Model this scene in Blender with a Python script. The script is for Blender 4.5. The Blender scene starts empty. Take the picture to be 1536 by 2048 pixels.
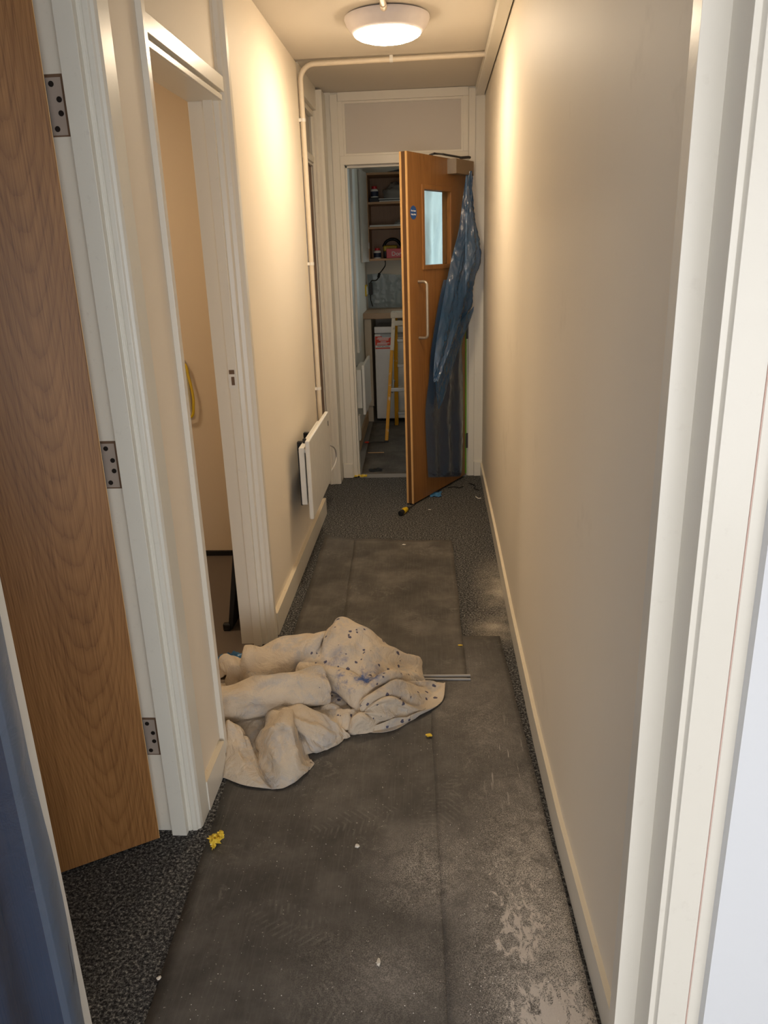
import bpy, bmesh, math, random
from mathutils import Vector, Matrix, noise
random.seed(7)
scene = bpy.context.scene
COL = scene.collection

# ------------------------------------------------------------------ camera
cam_data = bpy.data.cameras.new('camera')
cam = bpy.data.objects.new('camera', cam_data)
COL.objects.link(cam)
cam_data.sensor_fit = 'VERTICAL'
cam_data.sensor_height = 36.0
cam_data.lens = 1541.1 / 2048 * 36.0
cam_data.clip_start = 0.02
cam.matrix_world = Matrix(((0.997913, 0.011856, 0.063477, 0.0),
                           (0.056382, 0.319218, -0.946003, 0.0),
                           (-0.031479, 0.947607, 0.317883, 1.475),
                           (0, 0, 0, 1)))
scene.camera = cam

# ------------------------------------------------------------------ world, exposure
world = bpy.data.worlds.new('world')
scene.world = world
world.use_nodes = True
wn = world.node_tree.nodes['Background']
wn.inputs['Color'].default_value = (0.96, 0.97, 1.0, 1)
wn.inputs['Strength'].default_value = 1.45
scene.view_settings.view_transform = 'Standard'
scene.view_settings.look = 'None'
scene.view_settings.gamma = 1.0
scene.view_settings.use_curve_mapping = False
scene.view_settings.exposure = 1.65
LAMP_POWER = 26.5
LAMP_COLOR = (1.0, 0.80, 0.56)

def portal(name, loc, rot, sx, sy):
    l = bpy.data.lights.new(name, 'AREA')
    l.shape = 'RECTANGLE'; l.size = sx; l.size_y = sy
    l.cycles.is_portal = True
    o = bpy.data.objects.new(name, l)
    o.location = loc; o.rotation_euler = rot
    COL.objects.link(o)
portal('front_window_offscreen', (0.0, -2.24, .9), (math.pi / 2, 0, 0), 4.2, 1.75)
portal('kitchen_window_portal', (0.6, 7.72, 1.65), (-math.pi / 2, 0, 0), 1.4, 1.3)

# ------------------------------------------------------------------ helpers
def srgb(r, g, b):
    f = lambda c: (c / 12.92 if c <= 0.04045 else ((c + 0.055) / 1.055) ** 2.4)
    return (f(r / 255), f(g / 255), f(b / 255), 1.0)

class MB:
    """collects shapes into one mesh"""
    def __init__(self):
        self.v = []; self.f = []; self.m = []
    def add(self, vs, fs, mi=0):
        o = len(self.v)
        self.v += [tuple(p) for p in vs]
        self.f += [tuple(i + o for i in f) for f in fs]
        self.m += [mi] * len(fs)
        return self
    def box(self, x0, x1, y0, y1, z0, z1, mi=0):
        vs = [(x, y, z) for z in (z0, z1) for y in (y0, y1) for x in (x0, x1)]
        return self.add(vs, [(0, 2, 3, 1), (4, 5, 7, 6), (0, 1, 5, 4), (2, 6, 7, 3), (0, 4, 6, 2), (1, 3, 7, 5)], mi)
    def prism(self, poly, z0, z1, mi=0):
        n = len(poly)
        a = sum(poly[i][0] * poly[(i + 1) % n][1] - poly[(i + 1) % n][0] * poly[i][1] for i in range(n))
        if a < 0: poly = poly[::-1]
        vs = [(x, y, z0) for x, y in poly] + [(x, y, z1) for x, y in poly]
        fs = [tuple(range(n))[::-1], tuple(range(n, 2 * n))]
        fs += [(i, (i + 1) % n, n + (i + 1) % n, n + i) for i in range(n)]
        return self.add(vs, fs, mi)
    def tube(self, path, r, n=10, mi=0, caps=True):
        path = [Vector(p) for p in path]
        rs = r if isinstance(r, (list, tuple)) else [r] * len(path)
        vs = []; fs = []
        t0 = (path[1] - path[0]).normalized()
        up = Vector((0, 0, 1)) if abs(t0.z) < .9 else Vector((1, 0, 0))
        u = t0.cross(up).normalized()
        for i, p in enumerate(path):
            a = path[max(i - 1, 0)]; b = path[min(i + 1, len(path) - 1)]
            t = (b - a).normalized()
            u = (u - t * u.dot(t)).normalized()
            w = t.cross(u)
            for k in range(n):
                an = 2 * math.pi * k / n
                vs.append(p + (u * math.cos(an) + w * math.sin(an)) * rs[i])
        for i in range(len(path) - 1):
            for k in range(n):
                a = i * n + k; b = i * n + (k + 1) % n
                fs.append((a, b, b + n, a + n))
        if caps:
            fs.append(tuple(range(n))[::-1]); m = (len(path) - 1) * n
            fs.append(tuple(range(m, m + n)))
        return self.add(vs, fs, mi)
    def lathe(self, prof, n=40, c=(0, 0, 0), mi=0):
        vs = []; fs = []
        for r, z in prof:
            for k in range(n):
                a = 2 * math.pi * k / n
                vs.append((c[0] + r * math.cos(a), c[1] + r * math.sin(a), c[2] + z))
        for i in range(len(prof) - 1):
            for k in range(n):
                a = i * n + k; b = i * n + (k + 1) % n
                fs.append((a, b, b + n, a + n))
        return self.add(vs, fs, mi)
    def disc(self, c, r, axis='z', n=24, h=.002, mi=0):
        A = {'z': ((1, 0, 0), (0, 1, 0), (0, 0, 1)), 'y': ((1, 0, 0), (0, 0, 1), (0, -1, 0)), 'yy': ((-1, 0, 0), (0, 0, 1), (0, 1, 0)), 'x': ((0, 1, 0), (0, 0, 1), (1, 0, 0))}[axis]
        u, w, t = map(Vector, A); c = Vector(c)
        vs = []
        for s in (0, 1):
            for k in range(n):
                a = 2 * math.pi * k / n
                vs.append(c + (u * math.cos(a) + w * math.sin(a)) * r + t * h * s)
        fs = [tuple(range(n))[::-1], tuple(range(n, 2 * n))] + [(k, (k + 1) % n, n + (k + 1) % n, n + k) for k in range(n)]
        return self.add(vs, fs, mi)
    def grid(self, pts, mi=0):
        R = len(pts); C = len(pts[0])
        vs = [p for r in pts for p in r]
        fs = [(i * C + j, i * C + j + 1, (i + 1) * C + j + 1, (i + 1) * C + j) for i in range(R - 1) for j in range(C - 1)]
        return self.add(vs, fs, mi)
    def build(self, name, mat, parent=None, smooth=False, bevel=0, seg=2, solid=0, angle=40):
        me = bpy.data.meshes.new(name)
        me.from_pydata(self.v, [], self.f)
        mats = mat if isinstance(mat, (list, tuple)) else [mat]
        for x in mats: me.materials.append(x)
        for p, mi in zip(me.polygons, self.m): p.material_index = mi
        me.update()
        o = bpy.data.objects.new(name, me)
        COL.objects.link(o)
        if parent: o.parent = parent
        if solid:
            s = o.modifiers.new('thickness', 'SOLIDIFY'); s.thickness = solid; s.offset = 0
        if bevel:
            b = o.modifiers.new('bevel', 'BEVEL'); b.width = bevel; b.segments = seg
            b.limit_method = 'ANGLE'; b.angle_limit = math.radians(40)
        if smooth:
            for p in me.polygons: p.use_smooth = True
            if angle < 180:
                try: me.set_sharp_from_angle(angle=math.radians(angle))
                except Exception: pass
        return o

def tag(o, label, cat=None, group=None, kind=None):
    if label: o['label'] = label
    if cat: o['category'] = cat
    if group: o['group'] = group
    if kind: o['kind'] = kind
    return o
def empty(name, loc=(0, 0, 0), rz=0):
    o = bpy.data.objects.new(name, None)
    o.empty_display_size = .05
    o.location = loc; o.rotation_euler = (0, 0, rz)
    COL.objects.link(o)
    return o
def text_mesh(name, body, size, mat, parent, matrix, ext=.0004, align='CENTER'):
    c = bpy.data.curves.new(name, 'FONT')
    c.body = body; c.size = size; c.extrude = ext; c.align_x = align; c.align_y = 'CENTER'
    t = bpy.data.objects.new(name + '_tmp', c); COL.objects.link(t)
    bpy.context.view_layer.update()
    dg = bpy.context.evaluated_depsgraph_get()
    me = bpy.data.meshes.new_from_object(t.evaluated_get(dg))
    bpy.data.objects.remove(t)
    me.materials.clear(); me.materials.append(mat)
    me.transform(matrix)
    o = bpy.data.objects.new(name, me); COL.objects.link(o); o.parent = parent
    return o
def crom(p0, p1, p2, p3, t):
    return 0.5 * ((2 * p1) + (p2 - p0) * t + (2 * p0 - 5 * p1 + 4 * p2 - p3) * t * t + (3 * p1 - p0 - 3 * p2 + p3) * t ** 3)
def cline(pts, n):
    pts = [Vector(p) for p in pts]; out = []
    for i in range(len(pts) - 1):
        a = pts[max(i - 1, 0)]; d = pts[min(i + 2, len(pts) - 1)]
        for k in range(n): out.append(crom(a, pts[i], pts[i + 1], d, k / n))
    out.append(pts[-1]); return out
def patch(rows, n, m):
    R = [cline(r, m) for r in rows]
    cols = [cline([R[i][j] for i in range(len(R))], n) for j in range(len(R[0]))]
    return [[cols[j][i] for j in range(len(cols))] for i in range(len(cols[0]))]
def wrinkle(g, amp, scale, seed=0, ridge=True, fade=True, zmin=None):
    """push a grid of points along its normals by crease noise"""
    R = len(g); C = len(g[0]); out = []
    for i in range(R):
        row = []
        for j in range(C):
            a = g[min(i + 1, R - 1)][j] - g[max(i - 1, 0)][j]
            b = g[i][min(j + 1, C - 1)] - g[i][max(j - 1, 0)]
            nn = b.cross(a)
            nn = nn.normalized() if nn.length > 1e-9 else Vector((0, 0, 1))
            if nn.y > .2 and nn.z < 0: nn = -nn
            p = g[i][j]
            q = p * scale + Vector((seed * 3.1, seed * 1.7, seed * .9))
            q2 = q + noise.noise_vector(q * .6) * .8
            if ridge:
                r1 = max(0, 1 - 2.6 * abs(noise.noise(q2))); r2 = max(0, 1 - 2.6 * abs(noise.noise(q2 * 1.9 + Vector((4, 1, 7))))); r3 = max(0, 1 - 2.4 * abs(noise.noise(q2 * 4.3 + Vector((9, 3, 2)))))
                w = r1 * r1 * .75 + r2 * r2 * .38 + r3 * r3 * .14 - .40
            else:
                w = noise.noise(q2) + .4 * noise.noise(q2 * 2.7)
            k = 1.0
            if fade:
                e = min(i, R - 1 - i, j, C - 1 - j) / 4.0
                k = min(1, .25 + e)
            s = p + nn * (w * amp * k)
            if zmin is not None:
                zf = zmin + (.007 if (zmin < .02 and s.x > -.06 and s.y < 2.8) else 0)
                if s.z < zf: s.z = zf
            row.append(s)
        out.append(row)
    return out

def pleats(g, amp, fi, fj, seed, iso=.25, zmin=.006, fade=True):
    """long sharp cloth folds that follow the grid: slow along the rows (fi), quick across (fj)"""
    R = len(g); C = len(g[0]); out = []
    for i in range(R):
        row = []
        for j in range(C):
            a = g[min(i + 1, R - 1)][j] - g[max(i - 1, 0)][j]
            b = g[i][min(j + 1, C - 1)] - g[i][max(j - 1, 0)]
            nn = b.cross(a); nn = nn.normalized() if nn.length > 1e-9 else Vector((0, 0, 1))
            if nn.y > .2 and nn.z < 0: nn = -nn
            q = Vector((i / R * fi, j / C * fj, seed * 2.3))
            q = q + noise.noise_vector(q * .7) * .5
            n1 = noise.noise(q); n2 = noise.noise(q * 2.1 + Vector((5, 2, 1)))
            # sharp crests, rounded troughs
            w = (.5 - 1.7 * abs(n1)) * .9 + (.35 - 1.3 * abs(n2)) * .28
            w += iso * noise.noise(g[i][j] * 22 + Vector((seed, 0, 0)))
            k = min(1, .3 + min(i, R - 1 - i, j, C - 1 - j) / 5.0) if fade else 1
            s = g[i][j] + nn * (w * amp * k)
            zf = zmin + (.007 if s.x > -.06 else 0)
            if s.z < zf: s.z = zf
            row.append(s)
        out.append(row)
    return out

# ------------------------------------------------------------------ materials
def new_mat(name):
    m = bpy.data.materials.new(name); m.use_nodes = True
    nt = m.node_tree
    return m, nt, nt.nodes, nt.links, nt.nodes['Principled BSDF']
def N(nt, typ, **kw):
    n = nt.nodes.new(typ)
    for k, v in kw.items():
        if k.startswith('i_'):
            key = k[2:].replace('_', ' ')
            n.inputs[key].default_value = v
        else: setattr(n, k, v)
    return n
def mix(nt, fac, a, b, blend='MIX'):
    n = nt.nodes.new('ShaderNodeMix'); n.data_type = 'RGBA'; n.blend_type = blend
    for s, v in ((n.inputs[0], fac), (n.inputs[6], a), (n.inputs[7], b)):
        if hasattr(v, 'links'): nt.links.new(v, s)
        else: s.default_value = v
    return n.outputs[2]
def math_(nt, op, a, b=None, c=None, clamp=False):
    n = nt.nodes.new('ShaderNodeMath'); n.operation = op; n.use_clamp = clamp
    for s, v in zip(n.inputs, (a, b, c)):
        if v is None: continue
        if hasattr(v, 'links'): nt.links.new(v, s)
        else: s.default_value = v
    return n.outputs[0]
def ramp(nt, fac, stops):
    n = nt.nodes.new('ShaderNodeValToRGB')
    while len(n.color_ramp.elements) < len(stops): n.color_ramp.elements.new(.5)
    for e, (p, c) in zip(n.color_ramp.elements, stops):
        e.position = p
        e.color = c if hasattr(c, '__len__') else (c, c, c, 1)
    nt.links.new(fac, n.inputs[0]); return n.outputs[0]
def coords(nt, kind='Object', scale=(1, 1, 1), loc=(0, 0, 0), rot=(0, 0, 0)):
    if kind == 'Position': src = N(nt, 'ShaderNodeNewGeometry').outputs['Position']
    else: src = N(nt, 'ShaderNodeTexCoord').outputs[kind]
    mp = N(nt, 'ShaderNodeMapping')
    mp.inputs['Scale'].default_value = scale; mp.inputs['Location'].default_value = loc; mp.inputs['Rotation'].default_value = rot
    nt.links.new(src, mp.inputs[0]); return mp.outputs[0]
def noise_(nt, vec, scale, detail=3, rough=.55, dist=0):
    n = N(nt, 'ShaderNodeTexNoise'); n.inputs['Scale'].default_value = scale
    n.inputs['Detail'].default_value = detail; n.inputs['Roughness'].default_value = rough; n.inputs['Distortion'].default_value = dist
    nt.links.new(vec, n.inputs['Vector']); return n.outputs[0]
def bump_(nt, h, strength, dist, bsdf):
    b = N(nt, 'ShaderNodeBump'); b.inputs['Strength'].default_value = strength; b.inputs['Distance'].default_value = dist
    nt.links.new(h, b.inputs['Height']); nt.links.new(b.outputs[0], bsdf.inputs['Normal'])

def paint(name, c, rough=.5, mottled=.04, bump=.05, dirt=None, dirt_amt=0, dscale=9):
    m, nt, nd, lk, b = new_mat(name)
    v = coords(nt, 'Position')
    n = noise_(nt, v, 3.0, 4)
    c2 = tuple(x * (1 - mottled * 2) for x in c[:3]) + (1,)
    col = mix(nt, n, c, c2)
    if dirt:
        d = ramp(nt, noise_(nt, v, dscale, 6, .7), [(.60, 0), (.72, 1)])
        d = math_(nt, 'MULTIPLY', d, dirt_amt)
        col = mix(nt, d, col, dirt)
    lk.new(col, b.inputs['Base Color'])
    b.inputs['Roughness'].default_value = rough
    b.inputs['Specular IOR Level'].default_value = .35
    if bump: bump_(nt, noise_(nt, v, 160, 3), bump, .002, b)
    return m
def plain(name, c, rough=.5, metal=0, spec=.5):
    m, nt, nd, lk, b = new_mat(name)
    v = coords(nt, 'Object')
    col = mix(nt, noise_(nt, v, 25, 3), c, tuple(x * .86 for x in c[:3]) + (1,))
    lk.new(col, b.inputs['Base Color'])
    b.inputs['Roughness'].default_value = rough; b.inputs['Metallic'].default_value = metal
    b.inputs['Specular IOR Level'].default_value = spec
    return m
def oak(name, axis='x', tint=1.0, cathedral=True, off=0.0, dark=(132, 92, 50), light=(186, 140, 86)):
    """straight and cathedral oak veneer: local x across, z along the grain"""
    m, nt, nd, lk, b = new_mat(name)
    v = coords(nt, 'Object', scale=(1, 1, 1), loc=(off, 0, off * 2))
    big = noise_(nt, coords(nt, 'Object', scale=(3.5, 3.5, .5), loc=(off, 0, 0)), 2.0, 2, .5)
    sx = N(nt, 'ShaderNodeSeparateXYZ'); lk.new(v, sx.inputs[0])
    x = sx.outputs[0]; z = sx.outputs[2]
    # nested arches round a slowly drifting heart line, straight grain towards the sides
    drift = noise_(nt, coords(nt, 'Object', scale=(0, 0, 1), loc=(0, 0, off)), .9, 1)
    u = math_(nt, 'SUBTRACT', math_(nt, 'SUBTRACT', x, .10 if cathedral else .9), math_(nt, 'MULTIPLY', math_(nt, 'SUBTRACT', drift, .5), .16))
    u = math_(nt, 'ADD', u, math_(nt, 'MULTIPLY', math_(nt, 'SUBTRACT', big, .5), .05))
    p2 = math_(nt, 'MULTIPLY', math_(nt, 'MULTIPLY', u, u), 620.0 if cathedral else 200.0)
    fine = noise_(nt, coords(nt, 'Object', scale=(1, 1, .05)), 60, 4, .6)
    r = math_(nt, 'SUBTRACT', math_(nt, 'MULTIPLY', z, 14.0 if cathedral else 2), p2)
    r = math_(nt, 'ADD', r, math_(nt, 'ADD', math_(nt, 'MULTIPLY', big, 2.4), math_(nt, 'MULTIPLY', fine, .8)))
    s = math_(nt, 'FRACT', r)
    s = ramp(nt, s, [(0, .0), (.22, .6), (.7, .95), (1, .55)])
    por = noise_(nt, coords(nt, 'Object', scale=(1, 1, .018)), 300, 4, .65)
    por = ramp(nt, por, [(.30, 0), (.48, .62), (.72, 1)])
    tone = noise_(nt, coords(nt, 'Object', scale=(1, 1, .12)), 9, 3, .5)
    f = math_(nt, 'ADD', math_(nt, 'MULTIPLY', s, .23), math_(nt, 'MULTIPLY', por, .54))
    f = math_(nt, 'ADD', f, math_(nt, 'MULTIPLY', math_(nt, 'SUBTRACT', tone, .5), .55), clamp=True)
    d = tuple(tint * k for k in dark); l = tuple(tint * k for k in light)
    col = ramp(nt, f, [(.12, srgb(*d)), (.5, srgb(*[(p + q) / 2 for p, q in zip(d, l)])), (.9, srgb(*l))])
    lk.new(col, b.inputs['Base Color'])
    b.inputs['Roughness'].default_value = .42
    b.inputs['Specular IOR Level'].default_value = .4
    bump_(nt, por, .08, .0006, b)
    return m

M = {}
M['wall'] = paint('wall_paint_cream', srgb(238, 227, 209), .6, .02, .04)
M['wall_r'] = paint('wall_paint_cream_scuffed', srgb(238, 228, 211), .55, .02, .04, srgb(205, 194, 176), .35, 2.6)
M['wall_new'] = paint('wall_paint_white', srgb(220, 221, 223), .55, .01, .03)
M['ceil'] = paint('ceiling_paint', srgb(222, 214, 202), .7, .02, .04)
M['trim'] = paint('trim_gloss_white', srgb(230, 224, 211), .28, .03, .05, srgb(150, 130, 115), .08, 34)
M['trim_chip'] = paint('trim_gloss_chipped', srgb(228, 225, 213), .30, .03, .05, srgb(110, 98, 88), .12, 60)
M['ledge'] = paint('skirting_top_bare', srgb(230, 216, 190), .45, .05, .05, srgb(204, 176, 132), .8, 30)
M['ledge_r'] = paint('skirting_top_cream', srgb(236, 224, 200), .4, .05, .05, srgb(216, 194, 156), .6, 22)
M['panel_grey'] = paint('panel_undercoat', srgb(204, 197, 188), .6, .02, .03)
M['room2_wall'] = paint('side_room_paint_tan', srgb(222, 202, 174), .6, .02, .03)
M['room2_floor'] = paint('side_room_vinyl_taupe', srgb(112, 100, 90), .5, .05, .05)
M['kwall'] = paint('kitchen_paint', srgb(214, 206, 192), .6, .02, .03)
M['kfloor'] = paint('kitchen_vinyl_grey', srgb(120, 118, 116), .5, .05, .05)
M['oak'] = oak('oak_veneer', dark=(112, 74, 38), light=(186, 136, 82))
M['oak_far'] = oak('oak_veneer_straight', cathedral=False, off=.4, dark=(116, 76, 36), light=(166, 116, 62))
M['oak_lip'] = plain('oak_lipping_pale', srgb(214, 170, 112), .5)
M['oak_groove'] = plain('oak_edge_dark', srgb(92, 60, 28), .6)
M['brown_door'] = oak('brown_door_veneer', cathedral=False, off=.7, dark=(108, 78, 56), light=(140, 106, 80))
M['steel'] = plain('hinge_steel', srgb(184, 174, 164), .45, .3)
M['steel_dark'] = plain('hinge_old_steel', srgb(78, 76, 76), .45, .4)
M['screw'] = plain('screw_dark', srgb(46, 42, 40), .45, .6)
M['mortice'] = plain('bare_wood_mortice', srgb(112, 88, 68), .8)
M['satin'] = plain('satin_nickel', srgb(176, 168, 156), .38, .7)
M['closer'] = plain('closer_champagne', srgb(160, 138, 112), .4, .5)
M['white_pl'] = plain('white_plastic', srgb(232, 228, 220), .35)
M['conduit'] = plain('painted_conduit', srgb(226, 212, 190), .4)
M['heater'] = plain('heater_enamel', srgb(236, 234, 228), .22)
M['black'] = plain('black_plastic', srgb(18, 18, 19), .5)
M['yellow'] = plain('yellow_plastic', srgb(222, 188, 24), .4)
M['ladder_y'] = paint('ladder_fibreglass', srgb(222, 158, 26), .45, .05, .05, srgb(232, 226, 210), .85, 16)
M['ladder_w'] = paint('ladder_paint_splashed', srgb(222, 214, 200), .5, .05, .05, srgb(60, 60, 64), .75, 26)
M['alu'] = plain('aluminium', srgb(178, 178, 176), .4, .5)
M['red'] = plain('red_plastic', srgb(196, 22, 34), .35)
M['orange'] = plain('label_orange_red', srgb(226, 66, 34), .5)
M['white'] = plain('white_print', srgb(238, 238, 236), .5)
M['fridge'] = plain('fridge_white', srgb(226, 224, 222), .3)
M['fridge_grey'] = plain('fridge_handle_grey', srgb(170, 172, 178), .4)
M['beige'] = plain('cabinet_beige', srgb(200, 186, 164), .45)
M['cab_white'] = plain('cabinet_door_white', srgb(216, 210, 202), .4)
M['cab_in'] = oak('cabinet_wood_inside', cathedral=False, off=.2, dark=(154, 114, 78), light=(190, 148, 106))
M['cab_edge'] = plain('shelf_edge_light', srgb(190, 146, 104), .5)
M['worktop'] = plain('worktop_wood', srgb(176, 146, 114), .45)
M['blue_sign'] = plain('sign_blue', srgb(20, 78, 150), .4)
M['green'] = plain('green_tape', srgb(110, 170, 30), .5)
M['ytape'] = paint('crumpled_yellow_tape', srgb(240, 205, 70), .6, .1, .1, srgb(250, 240, 205), .9, 60)
M['blue_pl'] = plain('blue_scrap', srgb(70, 130, 180), .3)
M['paper'] = plain('paper_white', srgb(226, 224, 220), .7)
M['chip'] = plain('plaster_chip', srgb(232, 226, 214), .8)
M['skirt_wood'] = plain('bare_skirting_wood', srgb(196, 160, 120), .6)
M['lav'] = plain('lamp_body_white', srgb(228, 222, 226), .4)
M['label_dark'] = plain('bottle_label', srgb(28, 40, 66), .5)

def carpet():
    m, nt, nd, lk, b = new_mat('carpet_charcoal_fleck')
    v = coords(nt, 'Position')
    n1 = noise_(nt, v, 190, 3, .75)
    n2 = noise_(nt, v, 620, 2, .6)
    n3 = noise_(nt, v, 14, 3)
    n0 = noise_(nt, v, 120, 2, .6)
    f = math_(nt, 'ADD', math_(nt, 'MULTIPLY', n0, .35), math_(nt, 'ADD', math_(nt, 'MULTIPLY', n1, .4), math_(nt, 'MULTIPLY', n2, .25)))
    col = ramp(nt, f, [(.42, srgb(24, 24, 27)), (.50, srgb(72, 72, 74)), (.56, srgb(132, 131, 127)), (.63, srgb(206, 202, 193))])
    col = mix(nt, math_(nt, 'MULTIPLY', n3, .35), col, srgb(60, 59, 58))
    # plaster dust lying by the right skirting
    sx = N(nt, 'ShaderNodeSeparateXYZ'); lk.new(v, sx.inputs[0])
    def blob(cx, cy, rx, ry):
        a = math_(nt, 'DIVIDE', math_(nt, 'SUBTRACT', sx.outputs[0], cx), rx)
        c = math_(nt, 'DIVIDE', math_(nt, 'SUBTRACT', sx.outputs[1], cy), ry)
        d = math_(nt, 'SQRT', math_(nt, 'ADD', math_(nt, 'MULTIPLY', a, a), math_(nt, 'MULTIPLY', c, c)))
        return math_(nt, 'SUBTRACT', 1, d, clamp=True)
    d = math_(nt, 'MAXIMUM', blob(.30, 3.25, .15, .50), blob(.26, 2.88, .17, .22))
    d = math_(nt, 'POWER', d, 1.6)
    d = math_(nt, 'MULTIPLY', math_(nt, 'MULTIPLY', d, ramp(nt, noise_(nt, v, 11, 4, .6), [(.3, .2), (.65, 1)])), math_(nt, 'MULTIPLY', n1, 1.7), clamp=True)
    col = mix(nt, d, col, srgb(196, 186, 170))
    lk.new(col, b.inputs['Base Color'])
    b.inputs['Roughness'].default_value = .95; b.inputs['Specular IOR Level'].default_value = .1
    bump_(nt, f, .9, .004, b)
    return m
M['carpet'] = carpet()

def matsheet(name, base=(80, 77, 74), dust=True, streak=True):
    m, nt, nd, lk, b = new_mat(name)
    v = coords(nt, 'Position')
    sx = N(nt, 'ShaderNodeSeparateXYZ'); lk.new(v, sx.inputs[0])
    X, Y = sx.outputs[0], sx.outputs[1]
    big = noise_(nt, v, 5.5, 5, .65)
    fine = noise_(nt, v, 330, 2, .7)
    c0 = srgb(*base); c1 = srgb(*[k * 1.45 for k in base]); cd = srgb(*[k * .72 for k in base])
    col = ramp(nt, big, [(.25, cd), (.5, c0), (.85, c1)])
    st = noise_(nt, coords(nt, 'Position', scale=(1, .04, 1)), 210, 2, .6)
    col = mix(nt, math_(nt, 'MULTIPLY', ramp(nt, st, [(.5, 0), (.75, 1)]), .22), col, srgb(120, 116, 110))
    # swirled scuffs from boots
    sc = noise_(nt, v, 26, 5, .7, 1.6)
    scm = math_(nt, 'MULTIPLY', ramp(nt, sc, [(.54, 0), (.62, 1), (.68, 0)]), ramp(nt, noise_(nt, v, 4.2, 2), [(.5, 0), (.66, 1)]))
    col = mix(nt, math_(nt, 'MULTIPLY', scm, .30), col, srgb(150, 144, 136))
    # boot prints: dark ovals with tread bars
    def print_(cx, cy, ang, L=.13, W=.05, amt=.22):
        ca, sa = math.cos(ang), math.sin(ang)
        dx = math_(nt, 'SUBTRACT', X, cx); dy = math_(nt, 'SUBTRACT', Y, cy)
        u = math_(nt, 'ADD', math_(nt, 'MULTIPLY', dx, ca), math_(nt, 'MULTIPLY', dy, sa))
        w = math_(nt, 'SUBTRACT', math_(nt, 'MULTIPLY', dy, ca), math_(nt, 'MULTIPLY', dx, sa))
        a = math_(nt, 'DIVIDE', u, L); c = math_(nt, 'DIVIDE', w, W)
        r = math_(nt, 'ADD', math_(nt, 'MULTIPLY', a, a), math_(nt, 'MULTIPLY', c, c))
        inside = math_(nt, 'LESS_THAN', r, 1.0)
        bars = math_(nt, 'SINE', math_(nt, 'ADD', math_(nt, 'MULTIPLY', u, 360), math_(nt, 'MULTIPLY', math_(nt, 'ABSOLUTE', w), 190)))
        bars = ramp(nt, bars, [(.25, 0), (.6, 1)])
        patchy = ramp(nt, noise_(nt, v, 34, 3), [(.42, 0), (.62, 1)])
        return math_(nt, 'MULTIPLY', math_(nt, 'MULTIPLY', inside, math_(nt, 'MULTIPLY', bars, patchy)), amt)
    for (cx, cy, an) in ((-.22, 1.72, .35), (.02, 1.78, 1.2), (-.34, 1.38, -.4), (.13, 1.62, .3), (.15, 2.18, 1.45), (-.02, 1.45, -.2), (-.12, 3.45, 1.3), (-.1, 2.9, 1.6), (-.2, 1.18, .1)):
        col = mix(nt, print_(cx, cy, an), col, srgb(146, 140, 134))
    h = None
    if dust:
        def blob(cx, cy, rx, ry):
            a = math_(nt, 'DIVIDE', math_(nt, 'SUBTRACT', X, cx), rx)
            c = math_(nt, 'DIVIDE', math_(nt, 'SUBTRACT', Y, cy), ry)
            d = math_(nt, 'SQRT', math_(nt, 'ADD', math_(nt, 'MULTIPLY', a, a), math_(nt, 'MULTIPLY', c, c)))
            return math_(nt, 'SUBTRACT', 1, d, clamp=True)
        # light film of dust
        film = math_(nt, 'MAXIMUM', math_(nt, 'MULTIPLY', blob(.27, 1.30, .28, .80), 1.0), math_(nt, 'MULTIPLY', blob(.0, 1.55, .22, .20), .55))
        film = math_(nt, 'MAXIMUM', film, math_(nt, 'MULTIPLY', blob(.16, 2.2, .22, .55), .22))
        film = math_(nt, 'MAXIMUM', film, math_(nt, 'MULTIPLY', blob(-.1, 1.25, .3, .2), .25))
        grain = ramp(nt, noise_(nt, v, 420, 2, .8), [(.40, 0), (.62, 1)])
        swirl = noise_(nt, v, 17, 6, .72, 1.2)
        fm = math_(nt, 'MULTIPLY', math_(nt, 'MULTIPLY', film, grain), ramp(nt, swirl, [(.32, .25), (.6, 1)]))
        col = mix(nt, math_(nt, 'MULTIPLY', fm, 1.9, clamp=True), col, srgb(206, 198, 188))
        # caked plaster dust with torn edges, tread streaks
        cake = math_(nt, 'MAXIMUM', blob(.235, 1.15, .20, .20), math_(nt, 'MULTIPLY', blob(.19, 1.38, .13, .28), .80))
        tr = noise_(nt, coords(nt, 'Position', scale=(1, .55, 1), rot=(0, 0, .35)), 46, 6, .75, .6)
        ck = math_(nt, 'ADD', math_(nt, 'MULTIPLY', cake, .50), math_(nt, 'MULTIPLY', math_(nt, 'SUBTRACT', tr, .5), 1.5))
        ck = ramp(nt, ck, [(.30, 0), (.38, 1)])
        col = mix(nt, math_(nt, 'MULTIPLY', ck, .92), col, srgb(214, 204, 194))
        scr = math_(nt, 'MULTIPLY', ramp(nt, noise_(nt, coords(nt, 'Position', scale=(1, .09, 1), rot=(0, 0, .12)), 95, 2), [(.64, 0), (.68, 1)]), blob(.20, 1.98, .10, .30))
        col = mix(nt, math_(nt, 'MULTIPLY', scr, .9), col, srgb(190, 184, 176))
        spk = ramp(nt, noise_(nt, v, 150, 1, .5), [(.74, 0), (.77, 1)])
        col = mix(nt, math_(nt, 'MULTIPLY', spk, .45), col, srgb(200, 194, 186))
    lk.new(col, b.inputs['Base Color'])
    b.inputs['Roughness'].default_value = .62
    b.inputs['Specular IOR Level'].default_value = .35
    hh = math_(nt, 'ADD', math_(nt, 'MULTIPLY', st, .5), math_(nt, 'MULTIPLY', fine, .5))
    bump_(nt, hh, .25, .0015, b)
    return m
M['mat_near'] = matsheet('floor_protection_sheet_dusty')
M['mat_far'] = matsheet('floor_protection_sheet', base=(84, 80, 75), dust=False)
M['mat_kit'] = matsheet('floor_protection_sheet_kitchen', base=(84, 80, 75), dust=False)

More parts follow.
